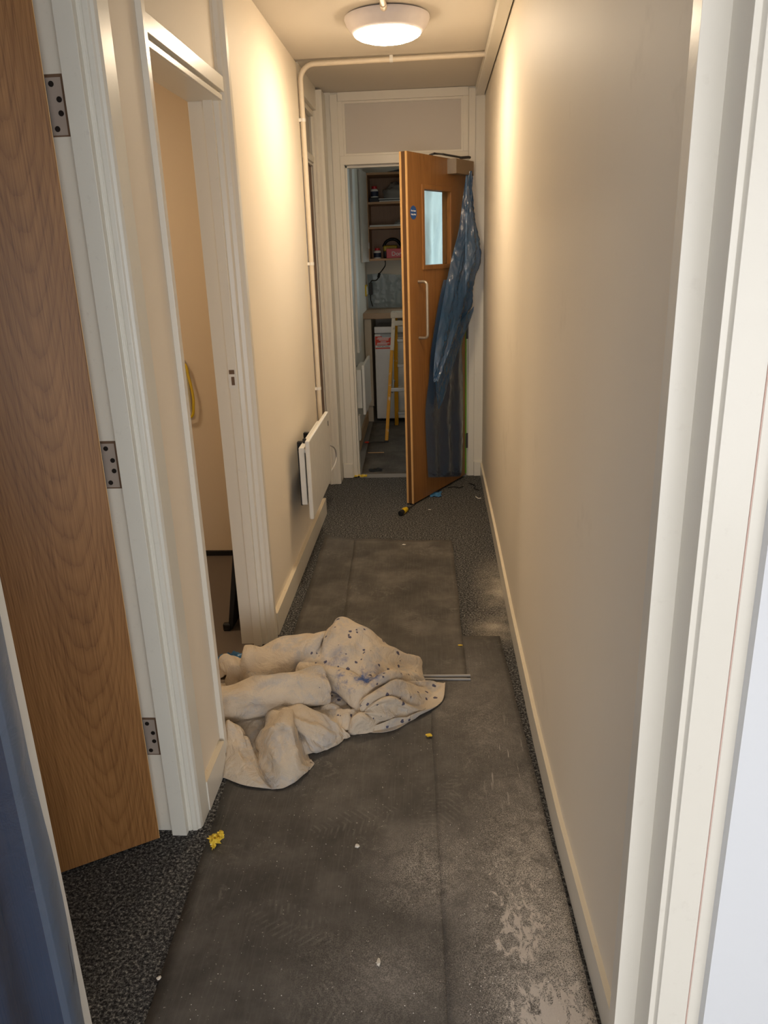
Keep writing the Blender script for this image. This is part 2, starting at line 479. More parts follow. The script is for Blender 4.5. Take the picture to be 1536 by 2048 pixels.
def canvas():
    m, nt, nd, lk, b = new_mat('canvas_dust_sheet')
    v = coords(nt, 'Object')
    base = mix(nt, noise_(nt, v, 7, 4), srgb(224, 209, 188), srgb(190, 174, 153))
    grey = ramp(nt, noise_(nt, v, 9.5, 5, .65, .5), [(.50, 0), (.60, 1)])
    base = mix(nt, math_(nt, 'MULTIPLY', grey, .6), base, srgb(176, 174, 174))
    sx = N(nt, 'ShaderNodeSeparateXYZ'); lk.new(v, sx.inputs[0])
    X, Y = sx.outputs[0], sx.outputs[1]
    def blob(cx, cy, rx, ry):
        a = math_(nt, 'DIVIDE', math_(nt, 'SUBTRACT', X, cx), rx)
        c = math_(nt, 'DIVIDE', math_(nt, 'SUBTRACT', Y, cy), ry)
        d = math_(nt, 'SQRT', math_(nt, 'ADD', math_(nt, 'MULTIPLY', a, a), math_(nt, 'MULTIPLY', c, c)))
        return math_(nt, 'SUBTRACT', 1, d, clamp=True)
    area = math_(nt, 'MULTIPLY', blob(-.22, 2.34, .27, .24), 2.5, clamp=True)
    vo = N(nt, 'ShaderNodeTexVoronoi'); vo.inputs['Scale'].default_value = 38; lk.new(v, vo.inputs['Vector'])
    vr = N(nt, 'ShaderNodeSeparateColor'); lk.new(vo.outputs['Color'], vr.inputs[0])
    dd = math_(nt, 'ADD', vo.outputs['Distance'], math_(nt, 'MULTIPLY', noise_(nt, v, 90, 4, .7), .55))
    spot = math_(nt, 'LESS_THAN', dd, math_(nt, 'ADD', math_(nt, 'MULTIPLY', vr.outputs[0], .32), .25))
    spot = math_(nt, 'MULTIPLY', spot, math_(nt, 'GREATER_THAN', vr.outputs[1], .22))
    spot = math_(nt, 'MULTIPLY', spot, math_(nt, 'GREATER_THAN', area, .3))
    wash = math_(nt, 'MULTIPLY', math_(nt, 'MULTIPLY', ramp(nt, noise_(nt, v, 13, 5, .7), [(.5, 0), (.66, 1)]), blob(-.27, 2.26, .17, .12)), 1.7, clamp=True)
    base = mix(nt, wash, base, srgb(84, 102, 150))
    base = mix(nt, math_(nt, 'MULTIPLY', spot, .85), base, srgb(44, 50, 88))
    lk.new(base, b.inputs['Base Color'])
    b.inputs['Roughness'].default_value = .9; b.inputs['Specular IOR Level'].default_value = .1
    w1 = N(nt, 'ShaderNodeTexWave'); w1.inputs['Scale'].default_value = 140; w1.bands_direction = 'X'; lk.new(v, w1.inputs[0])
    w2 = N(nt, 'ShaderNodeTexWave'); w2.inputs['Scale'].default_value = 140; w2.bands_direction = 'Y'; lk.new(v, w2.inputs[0])
    wv = math_(nt, 'ADD', w1.outputs[1], w2.outputs[1])
    cr = math_(nt, 'ABSOLUTE', math_(nt, 'SUBTRACT', noise_(nt, v, 17, 4, .6, 1.0), .5))
    cr = math_(nt, 'SUBTRACT', 1, math_(nt, 'MULTIPLY', cr, 5), clamp=True)
    vd = N(nt, 'ShaderNodeTexVoronoi'); vd.feature = 'DISTANCE_TO_EDGE'; vd.inputs['Scale'].default_value = 15
    dv = N(nt, 'ShaderNodeMix'); dv.data_type = 'VECTOR'; dv.inputs[0].default_value = .06
    nz = N(nt, 'ShaderNodeTexNoise'); nz.inputs['Scale'].default_value = 9; lk.new(v, nz.inputs['Vector'])
    lk.new(v, dv.inputs[4]); lk.new(nz.outputs['Color'], dv.inputs[5]); lk.new(dv.outputs[1], vd.inputs['Vector'])
    cr = math_(nt, 'SUBTRACT', cr, math_(nt, 'MULTIPLY', vd.outputs['Distance'], 1.6))
    cr2 = noise_(nt, v, 60, 4, .6)
    bump_(nt, math_(nt, 'ADD', math_(nt, 'MULTIPLY', wv, .05), math_(nt, 'ADD', math_(nt, 'MULTIPLY', cr, .7), math_(nt, 'MULTIPLY', cr2, .5))), .6, .008, b)
    return m
M['canvas'] = canvas()

def schlick(nt, f0=.04, normal=None):
    lw = N(nt, 'ShaderNodeLayerWeight'); lw.inputs['Blend'].default_value = .5
    if normal: nt.links.new(normal, lw.inputs['Normal'])
    p = math_(nt, 'POWER', lw.outputs['Facing'], 5.0)
    return math_(nt, 'ADD', math_(nt, 'MULTIPLY', p, 1 - f0), f0)
def film(name, col, transp=.45, rough=.18, trans=.5, spec=.5, crinkle=40):
    m, nt, nd, lk, b = new_mat(name)
    nt.nodes.remove(b)
    out = nd['Material Output']
    v = coords(nt, 'Object')
    h = noise_(nt, v, crinkle, 4, .6, .6)
    bp = N(nt, 'ShaderNodeBump'); bp.inputs['Strength'].default_value = .8; bp.inputs['Distance'].default_value = .005
    lk.new(h, bp.inputs['Height'])
    tr = N(nt, 'ShaderNodeBsdfTransparent'); tr.inputs[0].default_value = tuple(.55 + .45 * c for c in col[:3]) + (1,)
    di = N(nt, 'ShaderNodeBsdfDiffuse'); di.inputs[0].default_value = col; lk.new(bp.outputs[0], di.inputs['Normal'])
    tl = N(nt, 'ShaderNodeBsdfTranslucent'); tl.inputs[0].default_value = col
    gl = N(nt, 'ShaderNodeBsdfGlossy'); gl.inputs['Roughness'].default_value = rough; lk.new(bp.outputs[0], gl.inputs['Normal'])
    m1 = N(nt, 'ShaderNodeMixShader'); m1.inputs[0].default_value = trans
    lk.new(di.outputs[0], m1.inputs[1]); lk.new(tl.outputs[0], m1.inputs[2])
    m2 = N(nt, 'ShaderNodeMixShader'); m2.inputs[0].default_value = transp
    lk.new(m1.outputs[0], m2.inputs[1]); lk.new(tr.outputs[0], m2.inputs[2])
    m3 = N(nt, 'ShaderNodeMixShader')
    lk.new(math_(nt, 'MULTIPLY', schlick(nt, .07, bp.outputs[0]), spec, clamp=True), m3.inputs[0])
    lk.new(m2.outputs[0], m3.inputs[1]); lk.new(gl.outputs[0], m3.inputs[2])
    lk.new(m3.outputs[0], out.inputs[0])
    return m
M['film_blue'] = film('polythene_blue', srgb(48, 110, 164), .36, .17, .4, 1.3)
M['film_dark'] = film('polythene_blue_thin', srgb(48, 110, 164), .62, .17, .4, 1.3)
M['film_near'] = film('polythene_blue_near', srgb(84, 112, 150), .52, .25, .35, .8, 18)
M['film_wall'] = film('polythene_pale_blue', srgb(176, 194, 204), .35, .16, .3, .9)
M['film_clear'] = film('polythene_milky', srgb(172, 184, 186), .02, .2, .62, .9, 14)
M['bag'] = film('clear_bag', srgb(214, 210, 204), .45, .12, .4, 1.0, 60)
def glass():
    m, nt, nd, lk, b = new_mat('door_glass'); nt.nodes.remove(b)
    out = nd['Material Output']
    tr = N(nt, 'ShaderNodeBsdfTransparent'); tr.inputs[0].default_value = (.93, .97, .96, 1)
    gl = N(nt, 'ShaderNodeBsdfGlossy'); gl.inputs['Roughness'].default_value = .03
    ms = N(nt, 'ShaderNodeMixShader'); lk.new(schlick(nt), ms.inputs[0]); lk.new(tr.outputs[0], ms.inputs[1]); lk.new(gl.outputs[0], ms.inputs[2])
    lk.new(ms.outputs[0], out.inputs[0]); return m
M['glass'] = glass()
def emit(name, c, s):
    m, nt, nd, lk, b = new_mat(name)
    b.inputs['Base Color'].default_value = (.9, .9, .9, 1)
    b.inputs['Emission Color'].default_value = c + (1,)
    b.inputs['Emission Strength'].default_value = s
    return m
M['lamp'] = emit('lamp_diffuser_lit', LAMP_COLOR, LAMP_POWER)
M['lamp_dim'] = emit('lamp_diffuser_old', LAMP_COLOR, LAMP_POWER * .6)

# ================================================================== SETTING
CZ = 2.39          # ceiling height
XL, XLS = -.655, -.637   # left wall face, left skirting face
RW = [(.340, 1.02), (.322, 1.65), (.318, 2.1), (.320, 2.83), (.331, 3.86), (.340, 5.17)]   # right wall face
S = 'structure'

# ---- floors
tag(MB().box(-2.2, 2.2, -2.3, 5.19, -.06, 0).build('floor', M['carpet']), 'charcoal flecked carpet of the corridor', 'floor', kind=S)
tag(MB().box(-2.6, -.70, 1.9, 3.71, -.004, .0025).build('floor_side_room', M['room2_floor']), 'taupe vinyl floor of the side room', 'floor', kind=S)
tag(MB().box(-.7, 1.9, 5.19, 7.75, -.06, 0.0).build('floor_kitchen', M['kfloor']), 'grey vinyl floor of the kitchen', 'floor', kind=S)
# ---- ceilings: corridor board ends at the conduit, older ceiling sits a little higher beyond
c = tag(MB().box(-2.6, 2.2, -2.3, 4.255, CZ, CZ + .05).build('ceiling', M['ceil']), 'cream painted corridor ceiling', 'ceiling', kind=S)
tag(MB().box(-.85, .8, 4.255, 5.2, CZ + .012, CZ + .05).build('ceiling_far', M['ceil']), 'slightly raised ceiling between the conduit and the far doorway', 'ceiling', kind=S)
tag(MB().box(-.8, 1.9, 5.2, 7.75, CZ, CZ + .05).build('ceiling_kitchen', M['ceil']), 'kitchen ceiling seen through the far doorway', 'ceiling', kind=S)
# ---- left wall
w = MB()
tag(MB().box(-.775, XL, 1.70, 1.985, 0, CZ).build('wall_pier', M['wall']), 'narrow cream pier between the two left doorways', 'wall', kind=S)
w.box(-.775, XL, 2.79, 4.35, 0, CZ)
tag(w.build('wall_left', M['wall']), 'cream painted left corridor wall', 'wall', kind=S)
w = MB()
w.box(-.775, -.66, .98, 1.0, 2.06, CZ); w.box(-.775, -.66, .99, 1.70, 2.06, CZ)
tag(w.build('wall_left_over_door', M['wall']), 'wall over the near oak door', 'wall', kind=S)
# ---- right wall
w = MB()
w.prism(RW + [(.46, 5.17), (.46, 1.02)], 0, CZ)
tag(w.build('wall_right', M['wall_r']), 'long cream right corridor wall', 'wall', kind=S)
# ---- skirtings
def skirt(name, face, wall, h, label, ledge='ledge', mat='trim'):
    """vertical board: face polyline in front of wall polyline, with a thin bare ledge on top"""
    b = MB().prism(face + wall[::-1], 0, h)
    o = tag(b.build(name, M[mat], bevel=.0015), label, 'skirting', kind=S)
    e = MB().prism(face + wall[::-1], h, h + .0015)
    e.build('ledge', M[ledge], o)
    return o
skirt('baseboard_right', [(x - .012, y) for x, y in RW], RW, .09, 'white skirting board along the right wall', 'ledge_r')
skirt('baseboard_left', [(XLS, 2.815), (XLS, 4.37)], [(XL, 2.815), (XL, 4.37)], .098, 'white skirting board below the corridor heater')
skirt('baseboard_pier', [(XLS, 1.762), (XLS, 1.952)], [(XL, 1.762), (XL, 1.952)], .095, 'short white skirting between the two left doorways')

# ---- front room around the camera (only light comes from its open glazed side)
w = MB()
w.box(.406, 2.2, .90, 1.0, 0, 2.5); w.box(2.1, 2.2, -2.3, .9, 0, 2.5); 
tag(w.build('wall_near', M['wall_new']), 'bright white wall beside the near door frame', 'wall', kind=S)
w = MB(); w.box(-2.2, -2.1, -2.3, 1.0, 0, 2.5); w.box(-2.2, -.66, .94, 1.0, 0, 2.5)
tag(w.build('wall_near_left', M['wall_new']), 'white front room wall behind the open film-covered door', 'wall', kind=S)
w = MB(); w.box(-.66, .41, .93, 1.0, 2.06, 2.5)
tag(w.build('wall_near_over', M['wall_new']), 'wall over the near doorway', 'wall', kind=S)
w = MB(); w.box(-2.2, 2.2, -2.3, -2.22, 1.8, 2.39)  # added lintel out of view, keeps direct daylight off the upper frames
tag(w.build('wall_front_daylight_stop', M['wall_new']), 'unseen wall added over the open front to cut high daylight', 'wall', kind=S)
# back of the lobby behind oak door
w = MB(); w.box(-2.2, -2.1, 1.0, 1.95, 0, CZ); w.box(-2.5, -.78, 1.86, 1.92, 0, CZ)
tag(w.build('wall_lobby', M['wall']), 'walls of the room behind the near oak door', 'wall', kind=S)

# ---- near door frame on the right (stepped profile)
fr = MB().prism([(.300, 1.027), (.300, .993), (.333, .993), (.333, .928), (.341, .928), (.344, .920), (.387, .919), (.3875, .9205), (.3885, .9205), (.389, .918), (.409, .917), (.409, 1.027)], 0, 2.06)
tag(fr.build('trim_1', M['trim'], bevel=.002), 'white stepped door frame beside the bright near wall', 'door frame', kind=S)
MB().box(.3874, .3888, .9185, .9215, 0, 2.06).build('crack', plain('filler_crack_pink', srgb(212, 180, 166), .7), bpy.data.objects['trim_1'])
fr = MB().box(-.64, -.62, .925, .985, 0, 2.06); fr.box(-.66, -.64, .93, 1.0, 0, 2.06)
tag(fr.build('trim_2', M['trim'], bevel=.002), 'cream painted jamb beside the film-covered door', 'door frame', kind=S)

# ---- frame of doorway 1 (near oak door)
FP = [(-.80, 1.681), (-.714, 1.681), (-.714, 1.661), (-.674, 1.661), (-.674, 1.680), (-.668, 1.680), (-.666, 1.6835), (-.662, 1.6805), (-.652, 1.6815), (-.649, 1.687), (-.643, 1.690), (-.640, 1.70), (-.640, 1.762), (-.655, 1.762), (-.66, 1.71), (-.80, 1.71)]
t1 = tag(MB().prism(FP, 0, CZ).build('trim_3', M['trim_chip'], bevel=.0012), 'chipped white door frame holding the near oak door', 'door frame', kind=S)
# ---- frame of doorway 2 (open side room)
f2 = MB()
f2.box(XL, -.640, 1.966, 1.992, 0, CZ)                                  # near bead
f2.box(-.775, XL, 1.985, 1.999, 0, CZ)                                  # near lining
f2.prism([(-.775, 2.737), (-.722, 2.737), (-.722, 2.720), (-.690, 2.720), (-.690, 2.735), (-.674, 2.740), (-.670, 2.752), (-.656, 2.756), (-.650, 2.764), (-.640, 2.770), (-.640, 2.80), (-.645, 2.81), (-.645, 2.822), (-.655, 2.822), (-.655, 2.79), (-.775, 2.79)], 0, CZ)
t2 = tag(f2.build('trim_4', M['trim'], bevel=.0015), 'white full height frame of the open side room doorway', 'door frame', kind=S)
h = MB()
h.box(-.775, -.668, 1.999, 2.737, 1.958, 1.985)      # lining
h.box(-.668, -.652, 1.992, 2.737, 1.982, 2.026)      # head board
h.box(-.668, -.660, 1.992, 2.737, 1.958, 1.974)      # thin bead
h.build('head', M['trim'], t2, bevel=.0015)
MB().box(-.70, -.675, 1.999, 2.737, 2.02, CZ).build('over_panel', M['wall'], t2)
# strike plate and rough cut-out on the jamb
sp = MB()
for q in ((-.722, -.712, 1.035, 1.085), (-.700, -.694, 1.035, 1.085), (-.712, -.700, 1.035, 1.046), (-.712, -.700, 1.076, 1.085)): sp.box(q[0], q[1], 2.7175, 2.7205, q[2], q[3])
k = sp.build('strike_plate', M['white_pl'], t2)
MB().box(-.712, -.700, 2.7197, 2.7203, 1.046, 1.076).build('keyhole', M['mortice'], k)
MB().box(-.718, -.699, 2.7185, 2.7206, 1.085, 1.100).build('cut_out', M['mortice'], t2)

# ---- side room shell
w = MB()
w.box(-2.6, -.775, 3.71, 3.78, 0, CZ); w.box(-2.6, -2.5, 1.9, 3.71, 0, CZ)
tag(w.build('wall_side_room', M['room2_wall']), 'tan wall inside the open side room', 'wall', kind=S)
tag(MB().box(-2.5, -.775, 3.695, 3.71, 0, .028).build('baseboard_side_room', M['black']), 'thin black skirting inside the side room', 'skirting', kind=S)

# ---- recess with closed brown door 3
w = MB(); w.box(-.80, -.70, 4.35, 4.40, 0, CZ); w.box(-.85, -.80, 4.35, 5.2, 0, CZ)
tag(w.build('wall_recess', M['wall']), 'wall around the closed brown door', 'wall', kind=S)
f3 = MB()
f3.prism([(-.80, 5.0), (-.692, 5.0), (-.692, 4.985), (-.682, 4.985), (-.677, 4.992), (-.665, 4.988), (-.655, 4.996), (-.635, 4.994), (-.620, 5.00), (-.620, 5.15), (-.80, 5.15)], 0, CZ)
f3.box(-.715, -.692, 4.40, 4.99, 1.985, 2.02); f3.box(-.692, -.682, 4.40, 4.99, 2.0, 2.035)
f3.box(-.80, -.655, 4.36, 5.0, 2.28, CZ + .02); f3.box(-.80, -.675, 4.36, 5.0, 2.25, 2.28)
t3 = tag(f3.build('trim_5', M['trim'], bevel=.0015), 'white frame around the closed brown door', 'door frame', kind=S)
MB().box(-.72, -.703, 4.40, 5.0, 2.02, 2.26).build('over_panel', M['panel_grey'], t3)
d3 = tag(MB().box(-.745, -.705, 4.40, 5.0, .005, 1.985).build('door_3', M['brown_door']), 'closed brown veneer door beside the far doorway', 'door', kind=S)

# ---- far wall with storey frame and over panel
FY = 5.17
w = MB()
w.box(-.85, -.592, FY, FY + .09, 0, CZ + .03)
w.box(.283, .46, FY - .004, FY + .09, 0, CZ + .03)
w.box(-.85, .46, FY + .01, FY + .09, 2.36, CZ + .05)
tag(w.build('wall_far', M['trim']), 'cream far wall beside the kitchen doorway', 'wall', kind=S)
f4 = MB()
f4.prism([(-.592, FY - .012), (-.548, FY - .012), (-.545, FY - .004), (-.520, FY - .004), (-.520, FY + .03), (-.508, FY + .03), (-.508, FY + .09), (-.592, FY + .09)], 0, CZ)
f4.prism([(.283, FY - .012), (.245, FY - .012), (.240, FY - .004), (.232, FY - .004), (.232, FY + .09), (.283, FY + .09)], 0, CZ)
f4.box(-.545, .24, FY - .006, FY + .09, 2.0, 2.05)
f4.box(-.52, .232, FY + .03, FY + .09, 1.985, 2.0)
f4.box(-.545, .24, FY - .010, FY + .05, 2.352, CZ + .01)
f4.box(-.548, -.518, FY - .008, FY + .05, 2.05, 2.352); f4.box(.208, .24, FY - .008, FY + .05, 2.05, 2.352)
t4 = tag(f4.build('trim_6', M['trim'], bevel=.0015), 'cream storey height frame of the kitchen doorway', 'door frame', kind=S)
MB().box(-.52, .21, FY + .008, FY + .06, 2.05, 2.352).build('over_panel', M['panel_grey'], t4)
b = MB(); b.box(-.52, .21, FY - .001, FY + .01, 2.338, 2.352); b.box(-.52, .21, FY - .001, FY + .01, 2.05, 2.064); b.box(-.52, -.505, FY - .001, FY + .01, 2.06, 2.34); b.box(.196, .21, FY - .001, FY + .01, 2.06, 2.34)
b.build('panel_bead', M['trim'], t4, bevel=.002)
tag(MB().box(-.592 - .026, -.552, FY - .026, FY - .010, 0, .10).build('baseboard_far', M['trim'], bevel=.002), 'short skirting block left of the kitchen doorway', 'skirting', kind=S)
tag(MB().box(.284, .338, FY - .020, FY - .004, 0, .10).build('baseboard_far_right', M['trim'], bevel=.002), 'short skirting block right of the fire door', 'skirting', kind=S)
tag(MB().box(-.508, .232, 5.14, 5.225, 0, .004).build('trim_7', plain('threshold_grey', srgb(150, 148, 146), .5)), 'grey threshold strip across the kitchen doorway', 'threshold', kind=S)

# ---- kitchen shell
w = MB(); w.prism([(-.575, FY + .09), (-.605, 7.7), (-.7, 7.7), (-.7, FY + .09)], 0, CZ)
tag(w.build('wall_kitchen_left', M['kwall']), 'left wall of the kitchen', 'wall', kind=S)
w = MB()
w.box(-.7, -.10, 7.62, 7.74, 0, CZ); w.box(1.30, 1.9, 7.62, 7.74, 0, CZ); w.box(-.10, 1.30, 7.62, 7.74, 0, 1.0); w.box(-.10, 1.30, 7.62, 7.74, 2.3, CZ)
tag(w.build('wall_kitchen_back', M['kwall']), 'back wall of the kitchen with a window', 'wall', kind=S)
w = MB(); w.box(1.8, 1.9, FY + .09, 7.7, 0, CZ); w.box(.46, 1.9, FY, FY + .09, 0, CZ + .02)
tag(w.build('wall_kitchen_right', M['kwall']), 'right wall of the kitchen', 'wall', kind=S)
wf = MB()
for a, bb in ((-.10, -.06), (.58, .62), (1.26, 1.30)): wf.box(a, bb, 7.65, 7.70, 1.0, 2.3)
wf.box(-.10, 1.30, 7.65, 7.70, 1.0, 1.04); wf.box(-.10, 1.30, 7.65, 7.70, 2.26, 2.3)
wo = tag(wf.build('window_1', M['white_pl']), 'white kitchen window behind milky polythene', 'window', kind=S)
for a, bb in ((-.06, .58), (.62, 1.26)): MB().box(a, bb, 7.672, 7.678, 1.04, 2.26).build('pane', M['glass'], wo)
sk = MB().prism([(-.575, FY + .09), (-.60, 6.99), (-.582, 6.99), (-.557, FY + .09)], 0, .10)
tag(sk.build('baseboard_kitchen', M['skirt_wood']), 'bare wood skirting under the kitchen heater', 'skirting', kind=S)

# ================================================================== DOORS
def hinge(parent, loc, ny, w=.031, h=.104, mat='steel', name='hinge'):
    """flat butt hinge leaf let into the jamb, facing -y"""
    x0, y0, z0 = loc
    hb = MB().box(x0, x0 + w, y0 - .0012, y0 + .001, z0, z0 + h).build(name, M[mat], parent)
    MB().box(x0 - .001, x0 + w + .008, y0 - .0006, y0 + .002, z0 - .003, z0 + h + .006).build('mortice', M['mortice'], hb)
    for fx, fz in ((.35, .89), (.74, .62), (.74, .38), (.35, .11)):
        sc = MB().disc((x0 + w * fx, y0 - .001, z0 + h * fz), .0056, 'y', 12, .0012)
        sc.disc((x0 + w * fx, y0 - .0021, z0 + h * fz), .002, 'y', 6, .0004)
        sc.build('screw', M['screw'], hb)
    kn = MB().tube([(x0 - .004, y0 - .006, z0 - .002), (x0 - .004, y0 - .006, z0 + h + .002)], .0055, 10)
    kn.build('knuckle', M[mat], hb, smooth=True)
    return hb

# ---- door 1: near oak door
a1 = math.atan2(-.515, -.857)
d1 = empty('door_1', (-.742, 1.640, 0), a1)
tag(d1, 'oak veneer door with cathedral grain standing open by the chipped frame', 'door', kind=S)
MB().box(0, .762, -.044, 0, .010, 1.990).build('leaf', M['oak'], d1, bevel=.001)
MB().box(-.0015, .0, -.044, 0, .010, 1.990).build('lipping', M['oak_lip'], d1)
inv = d1.matrix_basis.inverted() if False else (Matrix.Translation((-.742, 1.640, 0)) @ Matrix.Rotation(a1, 4, 'Z')).inverted()
for z0, mt in ((1.722, 'steel'), (.979, 'steel'), (.247, 'steel')):
    hb = hinge(d1, (-.757, 1.681, z0), -1, mat=mt)
    hb.matrix_local = inv

# ---- door 2: far fire door
a2 = math.atan2(-.88, -.474)
d2 = empty('door_2', (.225, 5.142, 0), a2)
tag(d2, 'oak fire door with glazed vision panel standing ajar into the corridor', 'door', kind=S)
LW = .726
lf = MB()
vs0, vs1, vz0, vz1 = .212, .548, 1.398, 1.815
T = -.046
lf.box(0, vs0, T, 0, .012, 1.990); lf.box(vs1, LW - .008, T, 0, .012, 1.990)
lf.box(vs0, vs1, T, 0, .012, vz0); lf.box(vs0, vs1, T, 0, vz1, 1.990)
lf.build('leaf', M['oak_far'], d2)
lp = MB(); lp.box(LW - .008, LW, -.010, 0, .012, 1.990); lp.box(LW - .008, LW, T, T + .012, .012, 1.990)
lp.build('lipping', M['oak_lip'], d2)
MB().box(LW - .008, LW - .003, T + .012, -.010, .012, 1.990).build('intumescent_strip', M['oak_groove'], d2)
MB().box(vs0 - .01, vs1 + .01, -.026, -.020, vz0 - .01, vz1 + .01).build('glass_pane', M['glass'], d2)
bd = MB()
bw = .02
for (a, bb, z0, z1) in ((vs0 - bw, vs0 + .006, vz0 - bw, vz1 + bw), (vs1 - .006, vs1 + bw, vz0 - bw, vz1 + bw), (vs0, vs1, vz1 - .006, vz1 + bw), (vs0, vs1, vz0 - bw, vz0 + .006)):
    bd.box(a, bb, -.019, .007, z0, z1)
bd.build('glazing_bead', M['oak_far'], d2, bevel=.003)
bd = MB()
for (a, bb, z0, z1) in ((vs0 - bw, vs0 + .006, vz0 - bw, vz1 + bw), (vs1 - .006, vs1 + bw, vz0 - bw, vz1 + bw), (vs0, vs1, vz1 - .006, vz1 + bw), (vs0, vs1, vz0 - bw, vz0 + .006)):
    bd.box(a, bb, T - .007, -.027, z0, z1)
bd.build('glazing_bead', M['oak_far'], d2, bevel=.003)
# pull handle
hs = .617
path = [(hs, 0, 1.316), (hs, .035, 1.316)] + [(hs, .035 + .020 * math.sin(t), 1.316 - .020 * (1 - math.cos(t))) for t in (.4, .8, 1.2, 1.571)]
path += [(hs, .055, 1.021)] + [(hs, .035 + .020 * math.cos(t), 1.021 - .020 * math.sin(t)) for t in (.4, .8, 1.2, 1.571)] + [(hs, 0, 1.001)]
hd = MB().tube(path, .0085, 12).build('pull_handle', M['satin'], d2, smooth=True)
hd['label'] = 'satin steel D-shaped pull handle'
# sign
sg = MB().disc((.662, 0, 1.684), .036, 'yy', 32, .0012).build('sign_disc', M['blue_sign'], d2)
sg['label'] = 'round blue fire door sign'
tm = Matrix.Translation((.662, .0016, 1.693)) @ Matrix.Rotation(math.pi, 4, 'Z') @ Matrix.Rotation(math.pi / 2, 4, 'X')
text_mesh('lettering', 'Fire door', .0135, M['white'], sg, tm)
tm = Matrix.Translation((.662, .0016, 1.675)) @ Matrix.Rotation(math.pi, 4, 'Z') @ Matrix.Rotation(math.pi / 2, 4, 'X')
text_mesh('lettering', 'keep shut', .0135, M['white'], sg, tm)
# closer: bracket wedge, body, arm
cl = MB().box(.010, .245, 0, .058, 1.905, 1.985).build('door_closer', M['closer'], d2, bevel=.002)
cl['label'] = 'champagne box door closer'
MB().box(.245, .249, .0, .0585, 1.905, 1.985).build('end_cap', M['satin'], cl)
am = MB().tube([(.13, .03, 1.985), (.13, .03, 2.004)], .008, 10)
am.tube([(.13, .03, 2.0), (.30, .0, 2.006), (.34, -.035, 2.010), (.26, -.11, 2.014)], .006, 8)
am.tube([(.13, .03, 1.998), (.07, .05, 2.004), (.05, .05, 2.004)], .008, 8)
am.build('arm', M['steel_dark'], cl, smooth=True)
# hinges of the far door show at the jamb
inv2 = (Matrix.Translation((.225, 5.142, 0)) @ Matrix.Rotation(a2, 4, 'Z')).inverted()
for z0 in (.20, .93, 1.70):
    hh = MB().box(.232, .242, 5.150, 5.168, z0, z0 + .10)
    hh.tube([(.232, 5.150, z0), (.232, 5.150, z0 + .10)], .006, 10)
    o = hh.build('hinge', M['steel_dark'], d2); o.matrix_local = inv2
# kick strip of green masking tape along the hinge edge
MB().box(.0, .006, .0005, .0018, .02, 1.15).build('masking_tape', M['green'], d2)['label'] = 'strip of green masking tape'
o = MB().box(.2275, .2325, 5.146, 5.165, .02, 1.1).build('masking_tape', M['green'], d2); o.matrix_local = inv2

# ---- door 4: near left leaf covered in film, opened back towards the camera
a4 = math.atan2(-.70, -.06)
d4 = empty('door_4', (-.632, .925, 0), a4)
tag(d4, 'oak door opened flat beside the camera under blue film', 'door', kind=S)
MB().box(0, .72, -.044, 0, .01, 1.99).build('leaf', M['oak_far'], d4)

# ================================================================== FITTINGS
# ---- ceiling light
lx, ly = -.163, 3.60
def bulkhead(x, y, z, label, lamp='lamp', end=''):
    L = empty('ceiling_light' + end, (x, y, z)); tag(L, label, 'ceiling light')
    MB().lathe([(0.0, -.001), (.150, -.001), (.172, -.006), (.174, -.014), (.166, -.034), (.150, -.055), (.140, -.064), (.134, -.066), (.120, -.060)], 64).build('body', M['lav'], L, smooth=True)
    MB().lathe([(.137, -.066), (.134, -.071), (.120, -.079), (.095, -.087), (.06, -.093), (.025, -.0955), (.0005, -.096)], 64).build('diffuser' + end, M[lamp], L, smooth=True)
bulkhead(lx, ly, CZ, 'round white bulkhead light glowing on the corridor ceiling')
bulkhead(-1.75, 2.75, CZ, 'round bulkhead light on the side room ceiling', 'lamp_dim', '_offscreen')
# conduit that feeds the light
cg = empty('light_feed_conduit', (lx, 3.2, CZ))
tag(cg, 'short white conduit feeding the ceiling light', 'conduit')
MB().tube([(-.004, -2.0, -.014), (-.004, .215, -.014), (-.004, .235, -.018)], .0105, 14).build('pipe', M['conduit'], cg, smooth=True)
MB().tube([(-.004, .19, -.014), (-.004, .236, -.016)], .0135, 14).build('gland', M['conduit'], cg, smooth=True)

# ---- conduit across ceiling and down the left wall
cd = empty('wall_conduit', (-.63, 4.3, 0))
tag(cd, 'cream conduit crossing the ceiling and dropping down behind the heater', 'conduit')
cx, cy = -.636, 4.318
pth = [(.276, 4.272, 2.377)]
pth += [(-.30, 4.292, 2.377), (cx + .075, 4.302, 2.377)]
for t in [i / 8 * math.pi / 2 for i in range(1, 9)]:
    pth.append((cx + .07 - .07 * math.sin(t), 4.303 + .015 * t / 1.571, 2.377 - .07 * (1 - math.cos(t))))
pth += [(cx, cy, 1.5), (cx, cy, .55)]
loc = Vector((-.63, 4.3, 0))
MB().tube([Vector(p) - loc for p in pth], .0128, 14).build('pipe', M['conduit'], cd, smooth=True)
def saddle(p, axis):
    s = MB()
    if axis == 'z':
        s.tube([(p[0], p[1], p[2] - .008), (p[0], p[1], p[2] + .008)], .0145, 14); s.box(XL - .63 * 0 - loc.x, p[0], p[1] - .012, p[1] + .012, p[2] - .008, p[2] + .008)
    else:
        s.tube([(p[0] - .008, p[1], p[2]), (p[0] + .008, p[1], p[2])], .0145, 14); s.box(p[0] - .008, p[0] + .008, p[1] - .016, p[1] + .012, p[2], CZ + .012)
    s.build('saddle_clip', M['white_pl'], cd, smooth=True)
for z in (2.13, 1.435, .765): saddle(Vector((cx, cy, z)) - loc, 'z')
saddle(Vector((-.178, 4.288, 2.377)) - loc, 'x')

